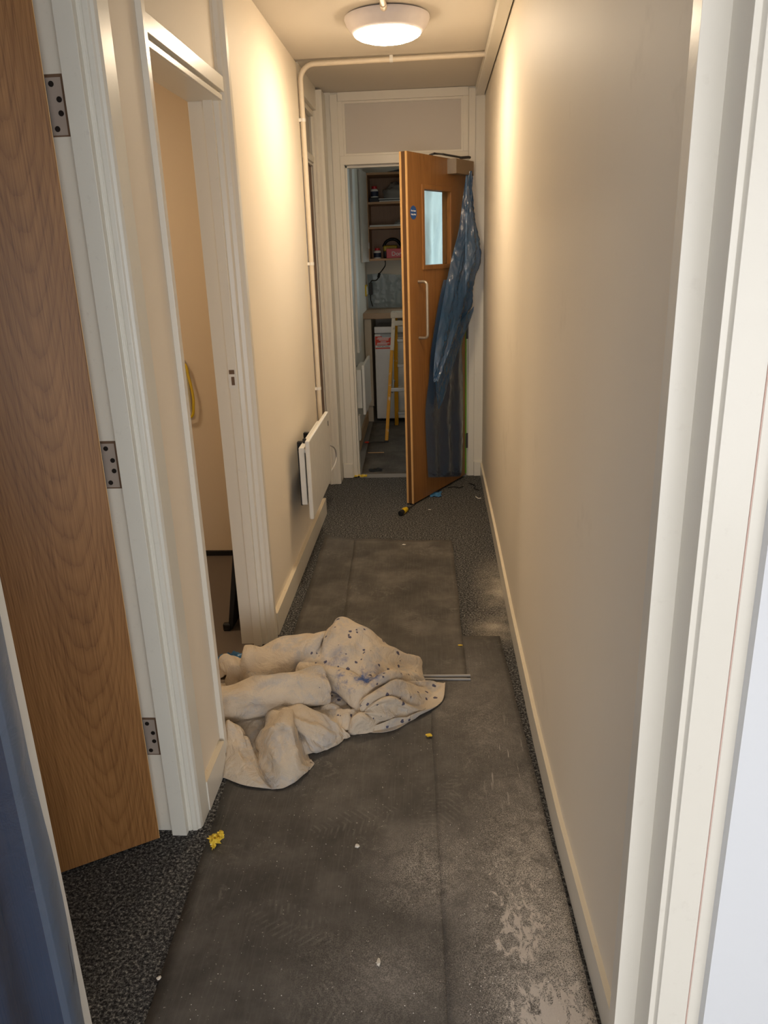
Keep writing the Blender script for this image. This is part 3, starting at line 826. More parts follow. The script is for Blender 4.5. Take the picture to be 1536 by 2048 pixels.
# ---- trunking along the right wall top
tk = MB()
tk.prism([(x - .058, y) for x, y in RW] + [(x - .006, y) for x, y in RW[::-1]], 2.350, CZ)
tr = tag(tk.build('cable_trunking', M['trim'], bevel=.003), 'long cream cable trunking where right wall meets ceiling', 'trunking')
tr2 = MB(); tr2.prism([(.340 - .058, 4.25), (.340 - .058, 5.165), (.338, 5.165), (.338, 4.25)], CZ - .002, CZ + .012)
tr2.build('packer', M['trim'], tr)

# ---- corridor panel heater
ht = empty('panel_heater', (XL, 3.72, 0))
tag(ht, 'white enamel panel heater on the left corridor wall', 'heater')
def hx(X): return X - XL
HF = -.560
MB().box(hx(HF - .010), hx(HF + .010), 3.345 - 3.72, 4.03 - 3.72, .318, .690).build('front_panel', M['heater'], ht, bevel=.006, seg=3)
MB().box(hx(-.603), hx(HF - .018), 3.36 - 3.72, 3.95 - 3.72, .385, .655).build('back_casing', M['heater'], ht, bevel=.003)
bk = MB(); bk.box(hx(-.612), hx(-.603), 3.385 - 3.72, 3.93 - 3.72, .375, .630); bk.box(0, hx(-.61), 3.62 - 3.72, 3.65 - 3.72, .40, .62); bk.box(0, hx(-.61), 3.82 - 3.72, 3.85 - 3.72, .40, .62)
bk.build('bracket', M['black'], ht)
for y in (3.38, 3.98): MB().box(hx(-.60), hx(HF), y - 3.73, y - 3.71, .63, .645).build('spacer', M['heater'], ht)
MB().box(hx(-.598), hx(-.582), 3.45 - 3.72, 3.468 - 3.72, .652, .676).build('thermostat_knob', M['black'], ht, bevel=.004)
MB().box(hx(HF + .0095), hx(HF + .0115), 3.985 - 3.72, 4.0 - 3.72, .62, .645).build('badge', M['black'], ht)
cab = cline([(hx(-.58), 3.98 - 3.72, .50), (hx(-.575), 4.12 - 3.72, .485), (hx(-.585), 4.46 - 3.72, .385), (hx(-.59), 4.58 - 3.72, .310), (hx(-.595), 4.54 - 3.72, .265), (hx(-.60), 4.33 - 3.72, .268), (hx(-.61), 4.1 - 3.72, .29), (hx(-.64), 3.98 - 3.72, .30)], 6)
MB().tube(cab, .0045, 8).build('cable', M['white_pl'], ht, smooth=True)

# ================================================================== NEAR LEFT FILM
def film_sheet(mb, rows, n, m, amp, sc, seed=0, zmin=.002):
    g = wrinkle(patch(rows, n, m), amp, sc, seed, ridge=False, zmin=zmin)
    mb.grid(g)
mb = MB()
rows = []
ca, sa = math.cos(a4), math.sin(a4)
for z in (1.9, 1.6, 1.3, 1.0, .75, .5, .25, .05):
    r = []
    for i, s in enumerate((-.026, .02, .08, .14, .21, .29, .38, .5, .66)):
        off = .018 + (.016 if i % 2 else .0) + .006 * math.sin(z * 5 + i)
        if i == 0: s += .006 * math.sin(z * 9); off = .022
        r.append((-.632 + s * ca - off * sa, .925 + s * sa + off * ca, z))
    rows.append(r)
film_sheet(mb, rows, 8, 8, .004, 9, 3)
fo = tag(mb.build('blue_polythene_film', M['film_near'], smooth=True, angle=180), 'blue masking film hanging over the door beside the cream jamb', 'plastic sheet')

# ================================================================== FLOOR SHEETS
def sheet(name, corners, z, th, mat, label, curl=None, nx=24, ny=40, amp=.0012, seed=0, cat='floor sheet'):
    """corners: near-left, near-right, far-right, far-left"""
    a, b2, c2, d = [Vector(p + (0,)) for p in corners]
    g = []
    for i in range(ny + 1):
        t = i / ny; r = []
        for j in range(nx + 1):
            s = j / nx
            p = (a * (1 - s) + b2 * s) * (1 - t) + (d * (1 - s) + c2 * s) * t
            p.x += .004 * noise.noise(Vector((p.x * 3, p.y * 5, seed))) * (1 if j in (0, nx) else .3)
            zz = z + th / 2 + amp * max(0, noise.noise(Vector((p.x * 6, p.y * 2.2, seed + 4)))) * 2
            if curl: zz += curl(s, t)
            r.append(Vector((p.x, p.y, zz)))
        g.append(r)
    return tag(MB().grid(g).build(name, mat, smooth=True, solid=th), label, cat, group='dark floor protection sheets')
sheet('floor_sheet', [(-.595, 1.00), (.10, 1.00), (.06, 2.46), (-.638, 2.46)], .0005, .003, M['mat_near'], 'wide dusty dark floor sheet under the drop cloth', seed=1)
sheet('floor_sheet', [(.022, 1.00), (.320, 1.00), (.262, 2.79), (-.03, 2.79)], .0045, .003, M['mat_near'], 'dark floor sheet caked with plaster dust beside the right skirting', seed=2, nx=14)
sheet('floor_sheet', [(-.575, 2.42), (-.20, 2.42), (-.22, 3.915), (-.592, 3.925)], .0045, .003, M['mat_far'], 'smooth dark sheet strip with a lifted corner near the heater', seed=3, nx=14,
      curl=lambda s, t: .022 * max(0, 1 - s * 2.2) ** 2 * max(0, (t - .86) / .14) ** 2 + .004 * max(0, 1 - s * 3) * t)
sh = sheet('floor_sheet', [(-.365, 2.465), (.118, 2.455), (.098, 3.868), (-.425, 3.885)], .0085, .003, M['mat_far'], 'dark floor sheet lying on top in mid corridor', seed=5)
re = MB(); re.tube([(-.36, 2.472, .0125), (-.1, 2.470, .0125), (.128, 2.474, .013)], .0055, 8); re.tube([(-.36, 2.452, .0115), (.128, 2.452, .0115)], .0045, 8)
re.build('rolled_edge', plain('sheet_edge_grey', srgb(160, 156, 152), .5), sh, smooth=True)
tag(sheet('kitchen_floor_sheet', [(-.50, 5.235), (.9, 5.235), (.9, 6.98), (-.545, 6.98)], .0005, .003, M['mat_kit'], 'grey floor sheet on the kitchen floor', seed=8, amp=.003), None)

# ================================================================== DROP CLOTH
DOME_OUT = [(-.738, 2.309, .100), (-.742, 2.394, .130), (-.689, 2.398, .150), (-.650, 2.419, .160), (-.569, 2.442, .170), (-.413, 2.475, .190), (-.382, 2.487, .185), (-.344, 2.515, .210), (-.256, 2.479, .200), (-.193, 2.456, .140), (-.106, 2.469, .070), (-.073, 2.408, .030), (-.027, 2.401, .022), (-.020, 2.362, .008), (-.030, 2.289, .006), (-.075, 2.229, .006), (-.160, 2.160, .006), (-.250, 2.128, .006), (-.288, 2.136, .006)]
DOME_IN = [(-.720, 2.319, .090), (-.706, 2.312, .090), (-.664, 2.306, .090), (-.619, 2.302, .100), (-.554, 2.329, .100), (-.469, 2.346, .110), (-.412, 2.322, .120), (-.359, 2.312, .120), (-.295, 2.280, .120), (-.258, 2.248, .120), (-.236, 2.233, .110), (-.225, 2.203, .110), (-.222, 2.197, .100), (-.220, 2.174, .100), (-.223, 2.160, .090), (-.227, 2.152, .080), (-.236, 2.148, .060), (-.247, 2.136, .040), (-.282, 2.133, .010)]
HEM = [[(-.529, 2.152, .090), (-.460, 2.137, .100), (-.395, 2.135, .090), (-.347, 2.127, .070), (-.290, 2.109, .030)],
       [(-.490, 2.073, .090), (-.431, 2.058, .100), (-.371, 2.075, .080), (-.328, 2.093, .050), (-.285, 2.100, .025)],
       [(-.424, 2.039, .040), (-.388, 2.017, .060), (-.345, 2.044, .045), (-.311, 2.076, .030), (-.287, 2.100, .012)],
       [(-.406, 2.011, .006), (-.369, 2.024, .006), (-.332, 2.045, .006), (-.301, 2.077, .006), (-.288, 2.103, .006)]]
BULGE = [[(-.538, 2.114, .090), (-.494, 2.104, .110), (-.453, 2.098, .110), (-.429, 2.088, .080)],
         [(-.553, 2.063, .050), (-.493, 2.001, .120), (-.434, 1.989, .120), (-.415, 2.040, .040)],
         [(-.550, 2.027, .020), (-.481, 1.943, .090), (-.420, 1.943, .090), (-.399, 1.991, .020)],
         [(-.529, 1.947, .015), (-.466, 1.889, .050), (-.413, 1.902, .050), (-.383, 1.963, .008)],
         [(-.472, 1.848, .006), (-.445, 1.853, .006), (-.410, 1.891, .006), (-.390, 1.933, .006)]]
FLAP = [[(-.653, 2.056, .100), (-.628, 2.050, .090), (-.596, 2.035, .060), (-.584, 2.040, .020)],
        [(-.643, 2.008, .060), (-.610, 1.996, .060), (-.569, 1.979, .045), (-.544, 1.965, .020)],
        [(-.628, 1.938, .030), (-.586, 1.918, .040), (-.539, 1.908, .035), (-.511, 1.900, .015)],
        [(-.624, 1.892, .006), (-.567, 1.860, .010), (-.514, 1.850, .008), (-.474, 1.848, .006)]]
CRUMPLE = [[(-.408, 2.160, .080), (-.362, 2.197, .100), (-.296, 2.197, .100), (-.246, 2.189, .090)],
           [(-.376, 2.162, .060), (-.334, 2.160, .080), (-.284, 2.154, .090), (-.242, 2.163, .060)],
           [(-.349, 2.134, .050), (-.315, 2.120, .050), (-.283, 2.122, .040), (-.252, 2.136, .040)],
           [(-.330, 2.137, .020), (-.308, 2.123, .020), (-.290, 2.127, .010), (-.276, 2.124, .010)]]
CRUMPLE = [[(x, y, z * .55 + .004) for x, y, z in r] for r in CRUMPLE]
cloth = MB()
# big stained heap: rings from tucked centre over the crest to the floor behind
inner = []; mid1 = []; mid2 = []; outer = []; low = []
for i, (pi_, po) in enumerate(zip(DOME_IN, DOME_OUT)):
    a = Vector(pi_); b2 = Vector(po)
    pleat = .016 * (1 if i % 2 else -1)
    back = i <= 10
    under = a + Vector((0, .0, -.03)) - (b2 - a) * .08
    inner.append(under)
    mid1.append(a + (b2 - a) * .08 + Vector((0, 0, .012)))
    crest = max(a.z, b2.z)
    m = a + (b2 - a) * .5
    m.z = (a.z * .45 + b2.z * .55) + (.035 if not back else .025) + pleat
    mid2.append(m)
    outer.append(b2 + Vector((0, 0, pleat * .4 if back else 0)))
    e = b2 + Vector(((b2.x - a.x) * .25, (.07 if back else 0) + (b2.y - a.y) * .1, 0)); e.z = max(.006, b2.z * .5) if back else .006
    low.append(e)
floor_row = []
for i, e in enumerate(low):
    q = e.copy()
    if i <= 10: q += Vector((0, .03, 0)); q.z = .006
    floor_row.append(q)
rows = [inner, mid1, mid2, outer, low, floor_row]
g = patch(rows, 14, 9)
cloth.grid(pleats(g, .036, 1.6, 13, 1, .10))
# front roll with an open folded end
AX = cline([(-.80, 2.128, .098), (-.689, 2.147, .102), (-.607, 2.175, .105), (-.512, 2.198, .110), (-.417, 2.232, .110), (-.380, 2.252, .106)], 12)
g = []
nA = len(AX)
for i, p in enumerate(AX):
    t = i / (nA - 1)
    tg = (AX[min(i + 1, nA - 1)] - AX[max(i - 1, 0)]).normalized()
    sd = Vector((0, 0, 1)).cross(tg).normalized()
    r = []
    for k in range(41):
        an = 2 * math.pi * k / 40
        ra = .062 - .006 * t + .006 * math.sin(an * 3 + t * 5) + .004 * math.sin(an * 5 - t * 11)
        r.append(p + sd * math.cos(an) * ra * 1.15 + Vector((0, 0, 1)) * math.sin(an) * ra)
    g.append(r)
e = AX[-1]; tg = (AX[-1] - AX[-2]).normalized(); sd = Vector((0, 0, 1)).cross(tg).normalized()
for dt, sc in ((.008, .97), (.012, .86), (.004, .70), (-.02, .60), (-.06, .5)):
    r = []
    for k in range(41):
        an = 2 * math.pi * k / 40
        ra = (.056 + .006 * math.sin(an * 3 + 5) + .004 * math.sin(an * 5 - 11)) * sc
        r.append(e + tg * (dt + .012 * math.sin(an + 1)) + sd * math.cos(an) * ra * 1.15 + Vector((0, 0, 1)) * math.sin(an) * ra)
    g.append(r)
cloth.grid(pleats(g, .018, 1.8, 4, 4, .15, fade=False))
# rounded fold running under the heap
BA = cline([(-.47, 2.345, .098), (-.396, 2.318, .100), (-.306, 2.276, .095), (-.241, 2.217, .082), (-.215, 2.185, .05)], 10)
g = []
for i, p in enumerate(BA):
    tg = (BA[min(i + 1, len(BA) - 1)] - BA[max(i - 1, 0)]).normalized()
    sd = Vector((0, 0, 1)).cross(tg).normalized()
    ra0 = .036 + .01 * math.sin(i / len(BA) * math.pi)
    g.append([p + sd * math.cos(a) * ra0 + Vector((0, 0, 1)) * math.sin(a) * ra0 for a in [2 * math.pi * k / 24 for k in range(25)]])
cloth.grid(pleats(g, .014, 1.6, 4, 6, .12, fade=False))
for P_, sd_, am in ((HEM, 11, .016), (BULGE, 12, .020), (FLAP, 13, .014), (CRUMPLE, 17, .040)):
    R_ = [[Vector(p) for p in r] for r in P_]
    # tuck the sides down to the floor so that no edge hangs in the air
    L_ = [[Vector((r[0].x - .012, r[0].y + .004, max(.006, r[0].z - .05)))] + r + [Vector((r[-1].x + .010, r[-1].y + .006, max(.006, r[-1].z - .03)))] for r in R_]
    L_ = [[p + Vector((0, .03, -.04)) if p.z > .05 else p + Vector((0, .03, -.004)) for p in L_[0]]] + L_
    cloth.grid(pleats(patch(L_, 10, 11), am, 1.5, 3.6, sd_, .12))
# the lowest layer, seen in the hollows
base = [[(-.80, 2.40, .02), (-.6, 2.40, .05), (-.4, 2.40, .06), (-.2, 2.40, .04), (-.08, 2.38, .006)],
        [(-.80, 2.25, .03), (-.6, 2.22, .06), (-.4, 2.2, .06), (-.25, 2.24, .05), (-.10, 2.28, .006)],
        [(-.76, 2.08, .02), (-.58, 2.08, .018), (-.46, 2.08, .03), (-.34, 2.12, .02), (-.28, 2.15, .006)],
        [(-.625, 1.95, .006), (-.57, 1.98, .012), (-.50, 1.98, .012), (-.44, 2.0, .01), (-.40, 2.03, .006)]]
cloth.grid(wrinkle(patch(base, 10, 10), .02, 12, 21, zmin=.005))
cl_ = cloth.build('drop_cloth', M['canvas'], smooth=True, angle=180, solid=.002)
sub = cl_.modifiers.new('smooth', 'SUBSURF'); sub.levels = 1; sub.render_levels = 1
tag(cl_, 'crumpled canvas drop cloth with blue paint spots heaped on the floor', 'drop cloth')
# ================================================================== BLUE FILM ON THE FIRE DOOR
FL = [((.216, 5.060, 1.927), (.229, 5.090, 1.929)), ((.190, 5.012, 1.766), (.247, 5.060, 1.766)), ((.168, 4.970, 1.596), (.292, 5.040, 1.564)),
      ((.129, 4.899, 1.454), (.314, 5.030, 1.418)), ((.097, 4.840, 1.313), (.269, 5.040, 1.295)), ((.056, 4.763, 1.144), (.262, 5.060, 1.143)),
      ((.017, 4.691, .918), (.213, 5.090, .914)), ((.003, 4.665, .743), (.210, 5.100, .670)), ((-.020, 4.621, .539), (.211, 5.100, .437)),
      ((-.012, 4.637, .221), (.211, 5.100, .110)), ((-.010, 4.640, .139), (.204, 5.100, .012))]
def film_rows(fl, k0, k1, ncol, bulge, seed):
    rows = []
    for i, (a, b2) in enumerate(fl):
        a = Vector(a); b2 = Vector(b2); r = []
        for j in range(ncol):
            t = k0 + (k1 - k0) * j / (ncol - 1)
            p = a + (b2 - a) * t
            w = math.sin(math.pi * t)
            fold = (.009 if j % 2 else -.006) * min(1, (b2 - a).length * 4)
            p += Vector((.88, -.474, 0)) * (w * bulge + fold + .01 * noise.noise(Vector((i * .7, j * 1.3, seed))))
            r.append(p)
        rows.append(r)
    return rows
pf = empty('blue_polythene_drape', (.22, 5.1, 0))
tag(pf, 'blue polythene draped down from the door closer to the floor', 'plastic sheet')
off = Vector((.22, 5.1, 0))
def film_part(name, rows, mat, amp, sc, seed, n=12, m=9):
    g = wrinkle(patch(rows, n, m), amp, sc, seed, ridge=False, zmin=.006)
    g = wrinkle(g, amp * .7, sc * 2.2, seed + 3, ridge=True, zmin=.006)
    g = [[p - off for p in r] for r in g]
    return MB().grid(g).build(name, mat, pf, smooth=True, angle=180)
UP = FL[:6] + [((.022, 4.695, .93), (.165, 4.945, 1.02)), ((.006, 4.668, .80), (.07, 4.78, .86)), ((.000, 4.660, .73), (.012, 4.68, .75))]
UP = [(Vector(a) + Vector((.88, -.474, 0)) * .012, Vector(b2) + Vector((.88, -.474, 0)) * .004) for a, b2 in UP]
LO = [(Vector(a) - Vector((.88, -.474, 0)) * .014, b2) for a, b2 in FL[4:]]
film_part('upper_sheet', film_rows(UP, 0, 1, 7, .03, 2), M['film_blue'], .010, 13, 2)
film_part('lower_sheet', film_rows(LO, 0, 1, 7, .004, 5), M['film_dark'], .006, 10, 5)
# turned-over edge that runs diagonally down the drape
ed = [[(.262, 5.02, 1.145), (.255, 5.01, 1.11), (.235, 5.01, 1.05)], [(.17, 4.90, 1.06), (.18, 4.93, 1.00), (.185, 4.95, .94)],
      [(.09, 4.78, .95), (.105, 4.81, .86), (.12, 4.84, .78)], [(.035, 4.69, .84), (.05, 4.71, .72), (.065, 4.74, .62)], [(.012, 4.65, .74), (.02, 4.665, .64), (.03, 4.68, .56)]]
film_part('turned_edge', [[Vector(p) + Vector((.88, -.474, 0)) * .012 for p in r] for r in ed], M['film_blue'], .006, 18, 9)

# ================================================================== KITCHEN
# ---- wall cabinet
KC = empty('wall_cabinet', (-.56, 7.61, 1.42))
tag(KC, 'open wood wall cabinet over the kitchen worktop', 'cabinet')
ox, oy, oz = -.56, 7.61, 1.42
def kb(x0, x1, y0, y1, z0, z1): return MB().box(x0 - ox, x1 - ox, y0 - oy, y1 - oy, z0 - oz, z1 - oz)
kb(-.555, -.13, 7.60, 7.615, 1.415, 2.145).build('back_panel', M['cab_in'], KC)
kb(-.557, -.539, 7.26, 7.60, 1.415, 2.145).build('side_panel', M['cab_in'], KC)
kb(-.148, -.13, 7.26, 7.60, 1.415, 2.145).build('side_panel', M['cab_in'], KC)
for nm, z in (('bottom_panel', 1.415), ('shelf', 1.684), ('shelf', 1.888), ('top_panel', 2.125)):
    o = kb(-.539, -.148, 7.265, 7.60, z, z + .018).build(nm, M['cab_in'], KC)
    kb(-.539, -.148, 7.258, 7.265, z, z + .018).build('edge_strip', M['cab_edge'], o)
dr = empty('door', (-.545 - ox, 7.262 - oy, 0)); dr.parent = KC; dr.rotation_euler = (0, 0, math.atan2(-.30, -.03))
MB().box(0, .30, -.018, 0, -.012, .725).build('door_panel', M['cab_white'], dr, bevel=.001)
hc = MB().box(.004, .03, .0, .012, .10, .15); hc.build('cabinet_hinge', M['steel'], dr)
# ---- contents
def bottle(x, y, z, h, r, label, grp):
    b = empty('pill_bottle', (x, y, z)); tag(b, label, 'bottle')
    MB().lathe([(0.0, 0), (r, 0), (r, h * .66), (r * .82, h * .74), (r * .62, h * .78), (0, h * .78)], 20).build('body', M['white_pl'], b, smooth=True)
    MB().lathe([(r * 1.01, h * .12), (r * 1.01, h * .55)], 20).build('label_wrap', M['label_dark'], b, smooth=True)
    MB().lathe([(r * .66, h * .77), (r * .66, h), (0, h)], 20).build('cap', M['red'], b, smooth=True)
bottle(-.485, 7.36, 1.945, .095, .034, 'white bottle with red cap on the top shelf beside the bag', 'b')
bottle(-.475, 7.34, 1.433, .09, .034, 'dark labelled bottle with red cap beside the red box', 'b')
o = tag(MB().box(-.53, -.44, 7.30, 7.45, 1.906, 1.945).build('black_box', M['black'], bevel=.006), 'small black box under the bottle on the top shelf', 'box')
for k, (x0, z, mt) in enumerate(((-.44, 1.906, 'paper'), (-.45, 1.918, 'black'), (-.445, 1.926, 'paper'))):
    lab = ('white folder at the bottom of the top shelf stack', 'black folder between two white folders', 'white folder on top of the black folder')[k]
    tag(MB().box(x0, -.16, 7.285 + .004 * k, 7.50, z, z + (.012 if k == 0 else .008)).build('folder', M[mt], bevel=.002), lab, 'folder')
# bag
g = []
for i in range(15):
    r = []
    for j in range(25):
        th = math.pi * .5 * i / 14; ph = 2 * math.pi * j / 24
        rr = .105 * (1 + .25 * noise.noise(Vector((math.cos(ph) * 1.6, math.sin(ph) * 1.6, i * .25))))
        r.append(Vector((-.29 + rr * 1.15 * math.sin(th) * math.cos(ph), 7.40 + rr * .85 * math.sin(th) * math.sin(ph), 1.935 + rr * 1.2 * math.cos(th))))
    g.append(r)
tag(MB().grid(wrinkle(g, .02, 24, 3, fade=False, zmin=1.935)).build('plastic_bag', M['bag'], smooth=True, angle=180), 'crumpled clear plastic bag on the stacked folders', 'bag')
tag(MB().box(-.53, -.155, 7.27, 7.55, 1.702, 1.716).build('white_board', M['paper'], bevel=.001), 'flat white board on the middle shelf', 'board')
g = []
for i in range(9):
    g.append([Vector((-.27 + .05 * math.sin(math.pi * .5 * i / 8) * math.cos(2 * math.pi * j / 16), 7.36 + .05 * math.sin(math.pi * .5 * i / 8) * math.sin(2 * math.pi * j / 16), 1.716 + .035 * math.cos(math.pi * .5 * i / 8))) for j in range(17)])
tag(MB().grid(wrinkle(g, .012, 40, 7, fade=False, zmin=1.716)).build('crumpled_wrap', M['bag'], smooth=True, angle=180), 'small crumpled clear wrap on the white board', 'wrapping')
rb = empty('red_box', (-.28, 7.37, 1.433)); tag(rb, 'red box with white lettering on the lowest shelf', 'box')
MB().box(-.11, .125, -.08, .06, 0, .082).build('body', M['red'], rb, bevel=.003)
text_mesh('lettering', 'Dor', .052, M['white'], rb, Matrix.Translation((-.065, -.0808, .036)) @ Matrix.Rotation(math.pi / 2, 4, 'X'), align='LEFT')
tl = empty('cordless_tool', (-.39, 7.53, 1.433)); tag(tl, 'yellow and black tool standing behind the red box', 'tool')
MB().box(-.04, .12, -.05, .05, 0, .085).build('body', M['black'], tl, bevel=.012)
MB().box(-.038, .09, -.055, .04, .06, .11).build('yellow_casing', M['yellow'], tl, bevel=.01)
MB().tube(cline([(-.04, 0, .10), (-.01, 0, .145), (.04, 0, .165), (.09, 0, .15), (.13, 0, .10)], 6), .013, 10).build('handle', M['black'], tl, smooth=True)
# ---- power lead with in-line boxes
pl = empty('power_lead', (-.42, 7.58, 1.41)); tag(pl, 'black lead with adapter hanging below the wall cabinet', 'power lead')
lo = Vector((-.42, 7.58, 1.41))
MB().tube([p - lo for p in cline([(-.419, 7.50, 1.432), (-.410, 7.40, 1.415), (-.416, 7.50, 1.37), (-.455, 7.55, 1.32), (-.478, 7.55, 1.298)], 6)], .005, 8).build('cable', M['black'], pl, smooth=True)
MB().tube([p - lo for p in cline([(-.484, 7.55, 1.263), (-.51, 7.55, 1.238), (-.55, 7.55, 1.236), (-.562, 7.55, 1.21)], 6)], .005, 8).build('cable', M['black'], pl, smooth=True)
MB().tube([(-.476 - lo.x, 7.55 - lo.y, 1.302 - lo.z), (-.486 - lo.x, 7.55 - lo.y, 1.262 - lo.z)], .013, 6).build('switch_box', M['black'], pl)
MB().box(-.578 - lo.x, -.546 - lo.x, 7.535 - lo.y, 7.575 - lo.y, 1.11 - lo.z, 1.216 - lo.z).build('adapter', M['black'], pl, bevel=.003)
MB().tube([p - lo for p in cline([(-.566, 7.56, 1.11), (-.566, 7.57, 1.06), (-.55, 7.575, 1.0)], 5)], .004, 8).build('cable', M['black'], pl, smooth=True)
so = empty('yellow_socket', (-.60, 7.42, 1.10)); tag(so, 'yellow socket box on the kitchen left wall', 'socket')
MB().box(-.003, .012, -.07, .07, .005, .105).build('box', M['yellow'], so, bevel=.004)
MB().box(.0, .016, -.05, .05, .02, .09).build('face', M['white_pl'], so, bevel=.003)
# ---- pale film over the splashback
mb = MB()
rows = [[(x, 7.597 - (.012 if k % 2 else 0), z + (.01 * math.sin(x * 9) if z > 1.2 else 0)) for k, x in enumerate([-.595, -.51, -.44, -.37, -.30, -.23, -.15])] for z in (1.287, 1.21, 1.13, 1.05, .985)]
film_sheet(mb, rows, 7, 7, .012, 16, 4)
tag(mb.build('splashback_film', M['film_wall'], smooth=True, angle=180), 'pale blue film taped over the kitchen splashback', 'plastic sheet')
mb = MB(); film_sheet(mb, [[(-.36, 7.27, 2.146), (-.28, 7.27, 2.160), (-.22, 7.27, 2.172), (-.15, 7.27, 2.165)], [(-.36, 7.4, 2.148), (-.28, 7.4, 2.165), (-.22, 7.4, 2.176), (-.15, 7.4, 2.17)], [(-.36, 7.58, 2.146), (-.28, 7.58, 2.15), (-.22, 7.58, 2.15), (-.15, 7.58, 2.15)]], 5, 6, .004, 20, 2)
tag(mb.build('cabinet_top_film', M['film_blue'], smooth=True, angle=180), 'blue film lying on top of the wall cabinet', 'plastic sheet')
# ---- milky film hung before the kitchen window
mb = MB()
rows = []
for i, z in enumerate((2.30, 2.1, 1.9, 1.7, 1.5, 1.3, 1.1, 1.0)):
    r = []
    for k in range(17):
        x = -.085 + k * .055
        gather = .05 * math.sin(k * 2.1 + i * .25) + .03 * math.sin(k * .9 - i * .8)
        diag = .03 * math.exp(-((x + .03 - (2.1 - z) * .35) / .03) ** 2)
        r.append((x, 7.52 - gather * (.4 + .6 * (2.3 - z)) - diag, z))
    rows.append(r)
film_sheet(mb, rows, 7, 5, .012, 9, 8)
tag(mb.build('window_film', M['film_clear'], smooth=True, angle=180), 'milky polythene sheet hanging in folds before the kitchen window', 'plastic sheet')
# ---- base units
wt = tag(MB().box(-.600, -.01, 6.985, 7.61, .928, .978).build('worktop', M['worktop'], bevel=.004), 'wood edged kitchen worktop over the fridge', 'worktop')
ep = empty('end_panel', (-.565, 7.0, 0)); tag(ep, 'beige end panel supporting the worktop beside the fridge', 'panel')
MB().box(-.026, .036, .01, .58, .15, .928).build('panel', M['beige'], ep, bevel=.001)
MB().box(-.026, .026, .04, .58, 0.0, .15).build('plinth', M['beige'], ep)
fg = empty('fridge', (-.25, 7.02, 0)); tag(fg, 'white under-counter fridge with an orange warning label', 'fridge')
MB().box(-.252, .235, .03, .56, .02, .845).build('body', M['fridge'], fg, bevel=.006)
MB().box(-.254, .235, -.015, .03, .03, .795).build('door', M['fridge'], fg, bevel=.008)
MB().box(-.254, .235, -.015, .03, .803, .858).build('top_trim', M['fridge'], fg, bevel=.006)
MB().prism([(-.20, -.0155), (.16, -.0155), (.14, -.0165), (-.18, -.0165)], .765, .793).build('handle_recess', M['fridge_grey'], fg)
lb = MB().box(-.248, -.10, -.0162, -.0148, .665, .775).build('warning_label', M['orange'], fg); lb['label'] = 'orange warning label with white lines'
wl = MB()
for z, a, bb in ((.764, -.225, -.115), (.753, -.235, -.125), (.742, -.215, -.13), (.728, -.20, -.15), (.716, -.23, -.12), (.706, -.235, -.14)): wl.box(a, bb, -.0168, -.0160, z - .003, z + .003)
wl.box(-.246, -.102, -.0166, -.0160, .676, .696)
wl.build('print', M['white'], lb)
text_mesh('lettering', 'IMPORTANT', .019, M['black'], lb, Matrix.Translation((-.175, -.0171, .686)) @ Matrix.Rotation(math.pi / 2, 4, 'X'))
for x in (-.2, .18): MB().tube([(x, .08, 0), (x, .08, .03)], .018, 10).build('foot', M['black'], fg)

# ---- stepladder
sl = empty('stepladder', (-.15, 6.5, 0)); tag(sl, 'paint-splashed yellow stepladder in front of the fridge', 'stepladder')
so_ = Vector((-.15, 6.5, 0))
def rail(a, b2, w, d, mat, name):
    a = Vector(a) - so_; b2 = Vector(b2) - so_
    t = (b2 - a).normalized(); sx_ = Vector((1, 0, 0)); sx_ = (sx_ - t * sx_.dot(t)).normalized(); sy = t.cross(sx_)
    vs = []
    for p in (a, b2):
        for u, v in ((-1, -1), (1, -1), (1, 1), (-1, 1)): vs.append(p + sx_ * u * w / 2 + sy * v * d / 2)
    return MB().add(vs, [(0, 3, 2, 1), (4, 5, 6, 7), (0, 1, 5, 4), (1, 2, 6, 5), (2, 3, 7, 6), (3, 0, 4, 7)]).build(name, M[mat], sl, bevel=.003)
topz = .985
for sgn, xb, xt in ((-1, -.375, -.300), (1, .10, .03)):
    r1 = rail((xb, 6.19, 0), (xt, 6.46, topz), .026, .05, 'ladder_y', 'rear_stile')
    rail((xb, 6.188, .0), (xb, 6.189, .02), .032, .056, 'black', 'foot')
for sgn, xb, xt in ((-1, -.318, -.292), (1, .06, .02)):
    rail((xb, 6.86, 0), (xt, 6.56, topz), .034, .05, 'ladder_y', 'front_stile')
    rail((xb, 6.861, .0), (xb, 6.860, .02), .040, .056, 'black', 'foot')
for z in (.12, .34, .56, .78):
    t = z / topz; y = 6.86 + (6.56 - 6.86) * t
    xb = -.318 + .026 * t + .015; xe = .06 - .04 * t - .015
    MB().box(xb - so_.x, xe - so_.x, y - .045 - so_.y, y + .045 - so_.y, z - .012, z + .012).build('step', M['alu'], sl, bevel=.003)
tc = MB().box(-.325 - so_.x, .055 - so_.x, 6.42 - so_.y, 6.60 - so_.y, .975, 1.022).build('top_cap', M['ladder_w'], sl, bevel=.008)
MB().box(-.312 - so_.x, .045 - so_.x, 6.415 - so_.y, 6.43 - so_.y, .915, .955).build('cross_bar', M['ladder_w'], sl, bevel=.003)
rail((-.318, 6.385, .72), (-.302, 6.452, .97), .029, .053, 'ladder_w', 'paint_coat')
MB().box(-.35 - so_.x, .08 - so_.x, 6.288 - so_.y, 6.312 - so_.y, .40, .43).build('cross_bar', M['alu'], sl, bevel=.003)
for xx in (-.322, .045):
    MB().tube([Vector((xx, 6.31, .39)) - so_, Vector((xx, 6.52, .455)) - so_, Vector((xx, 6.72, .42)) - so_], .008, 8).build('spreader', M['alu'], sl)

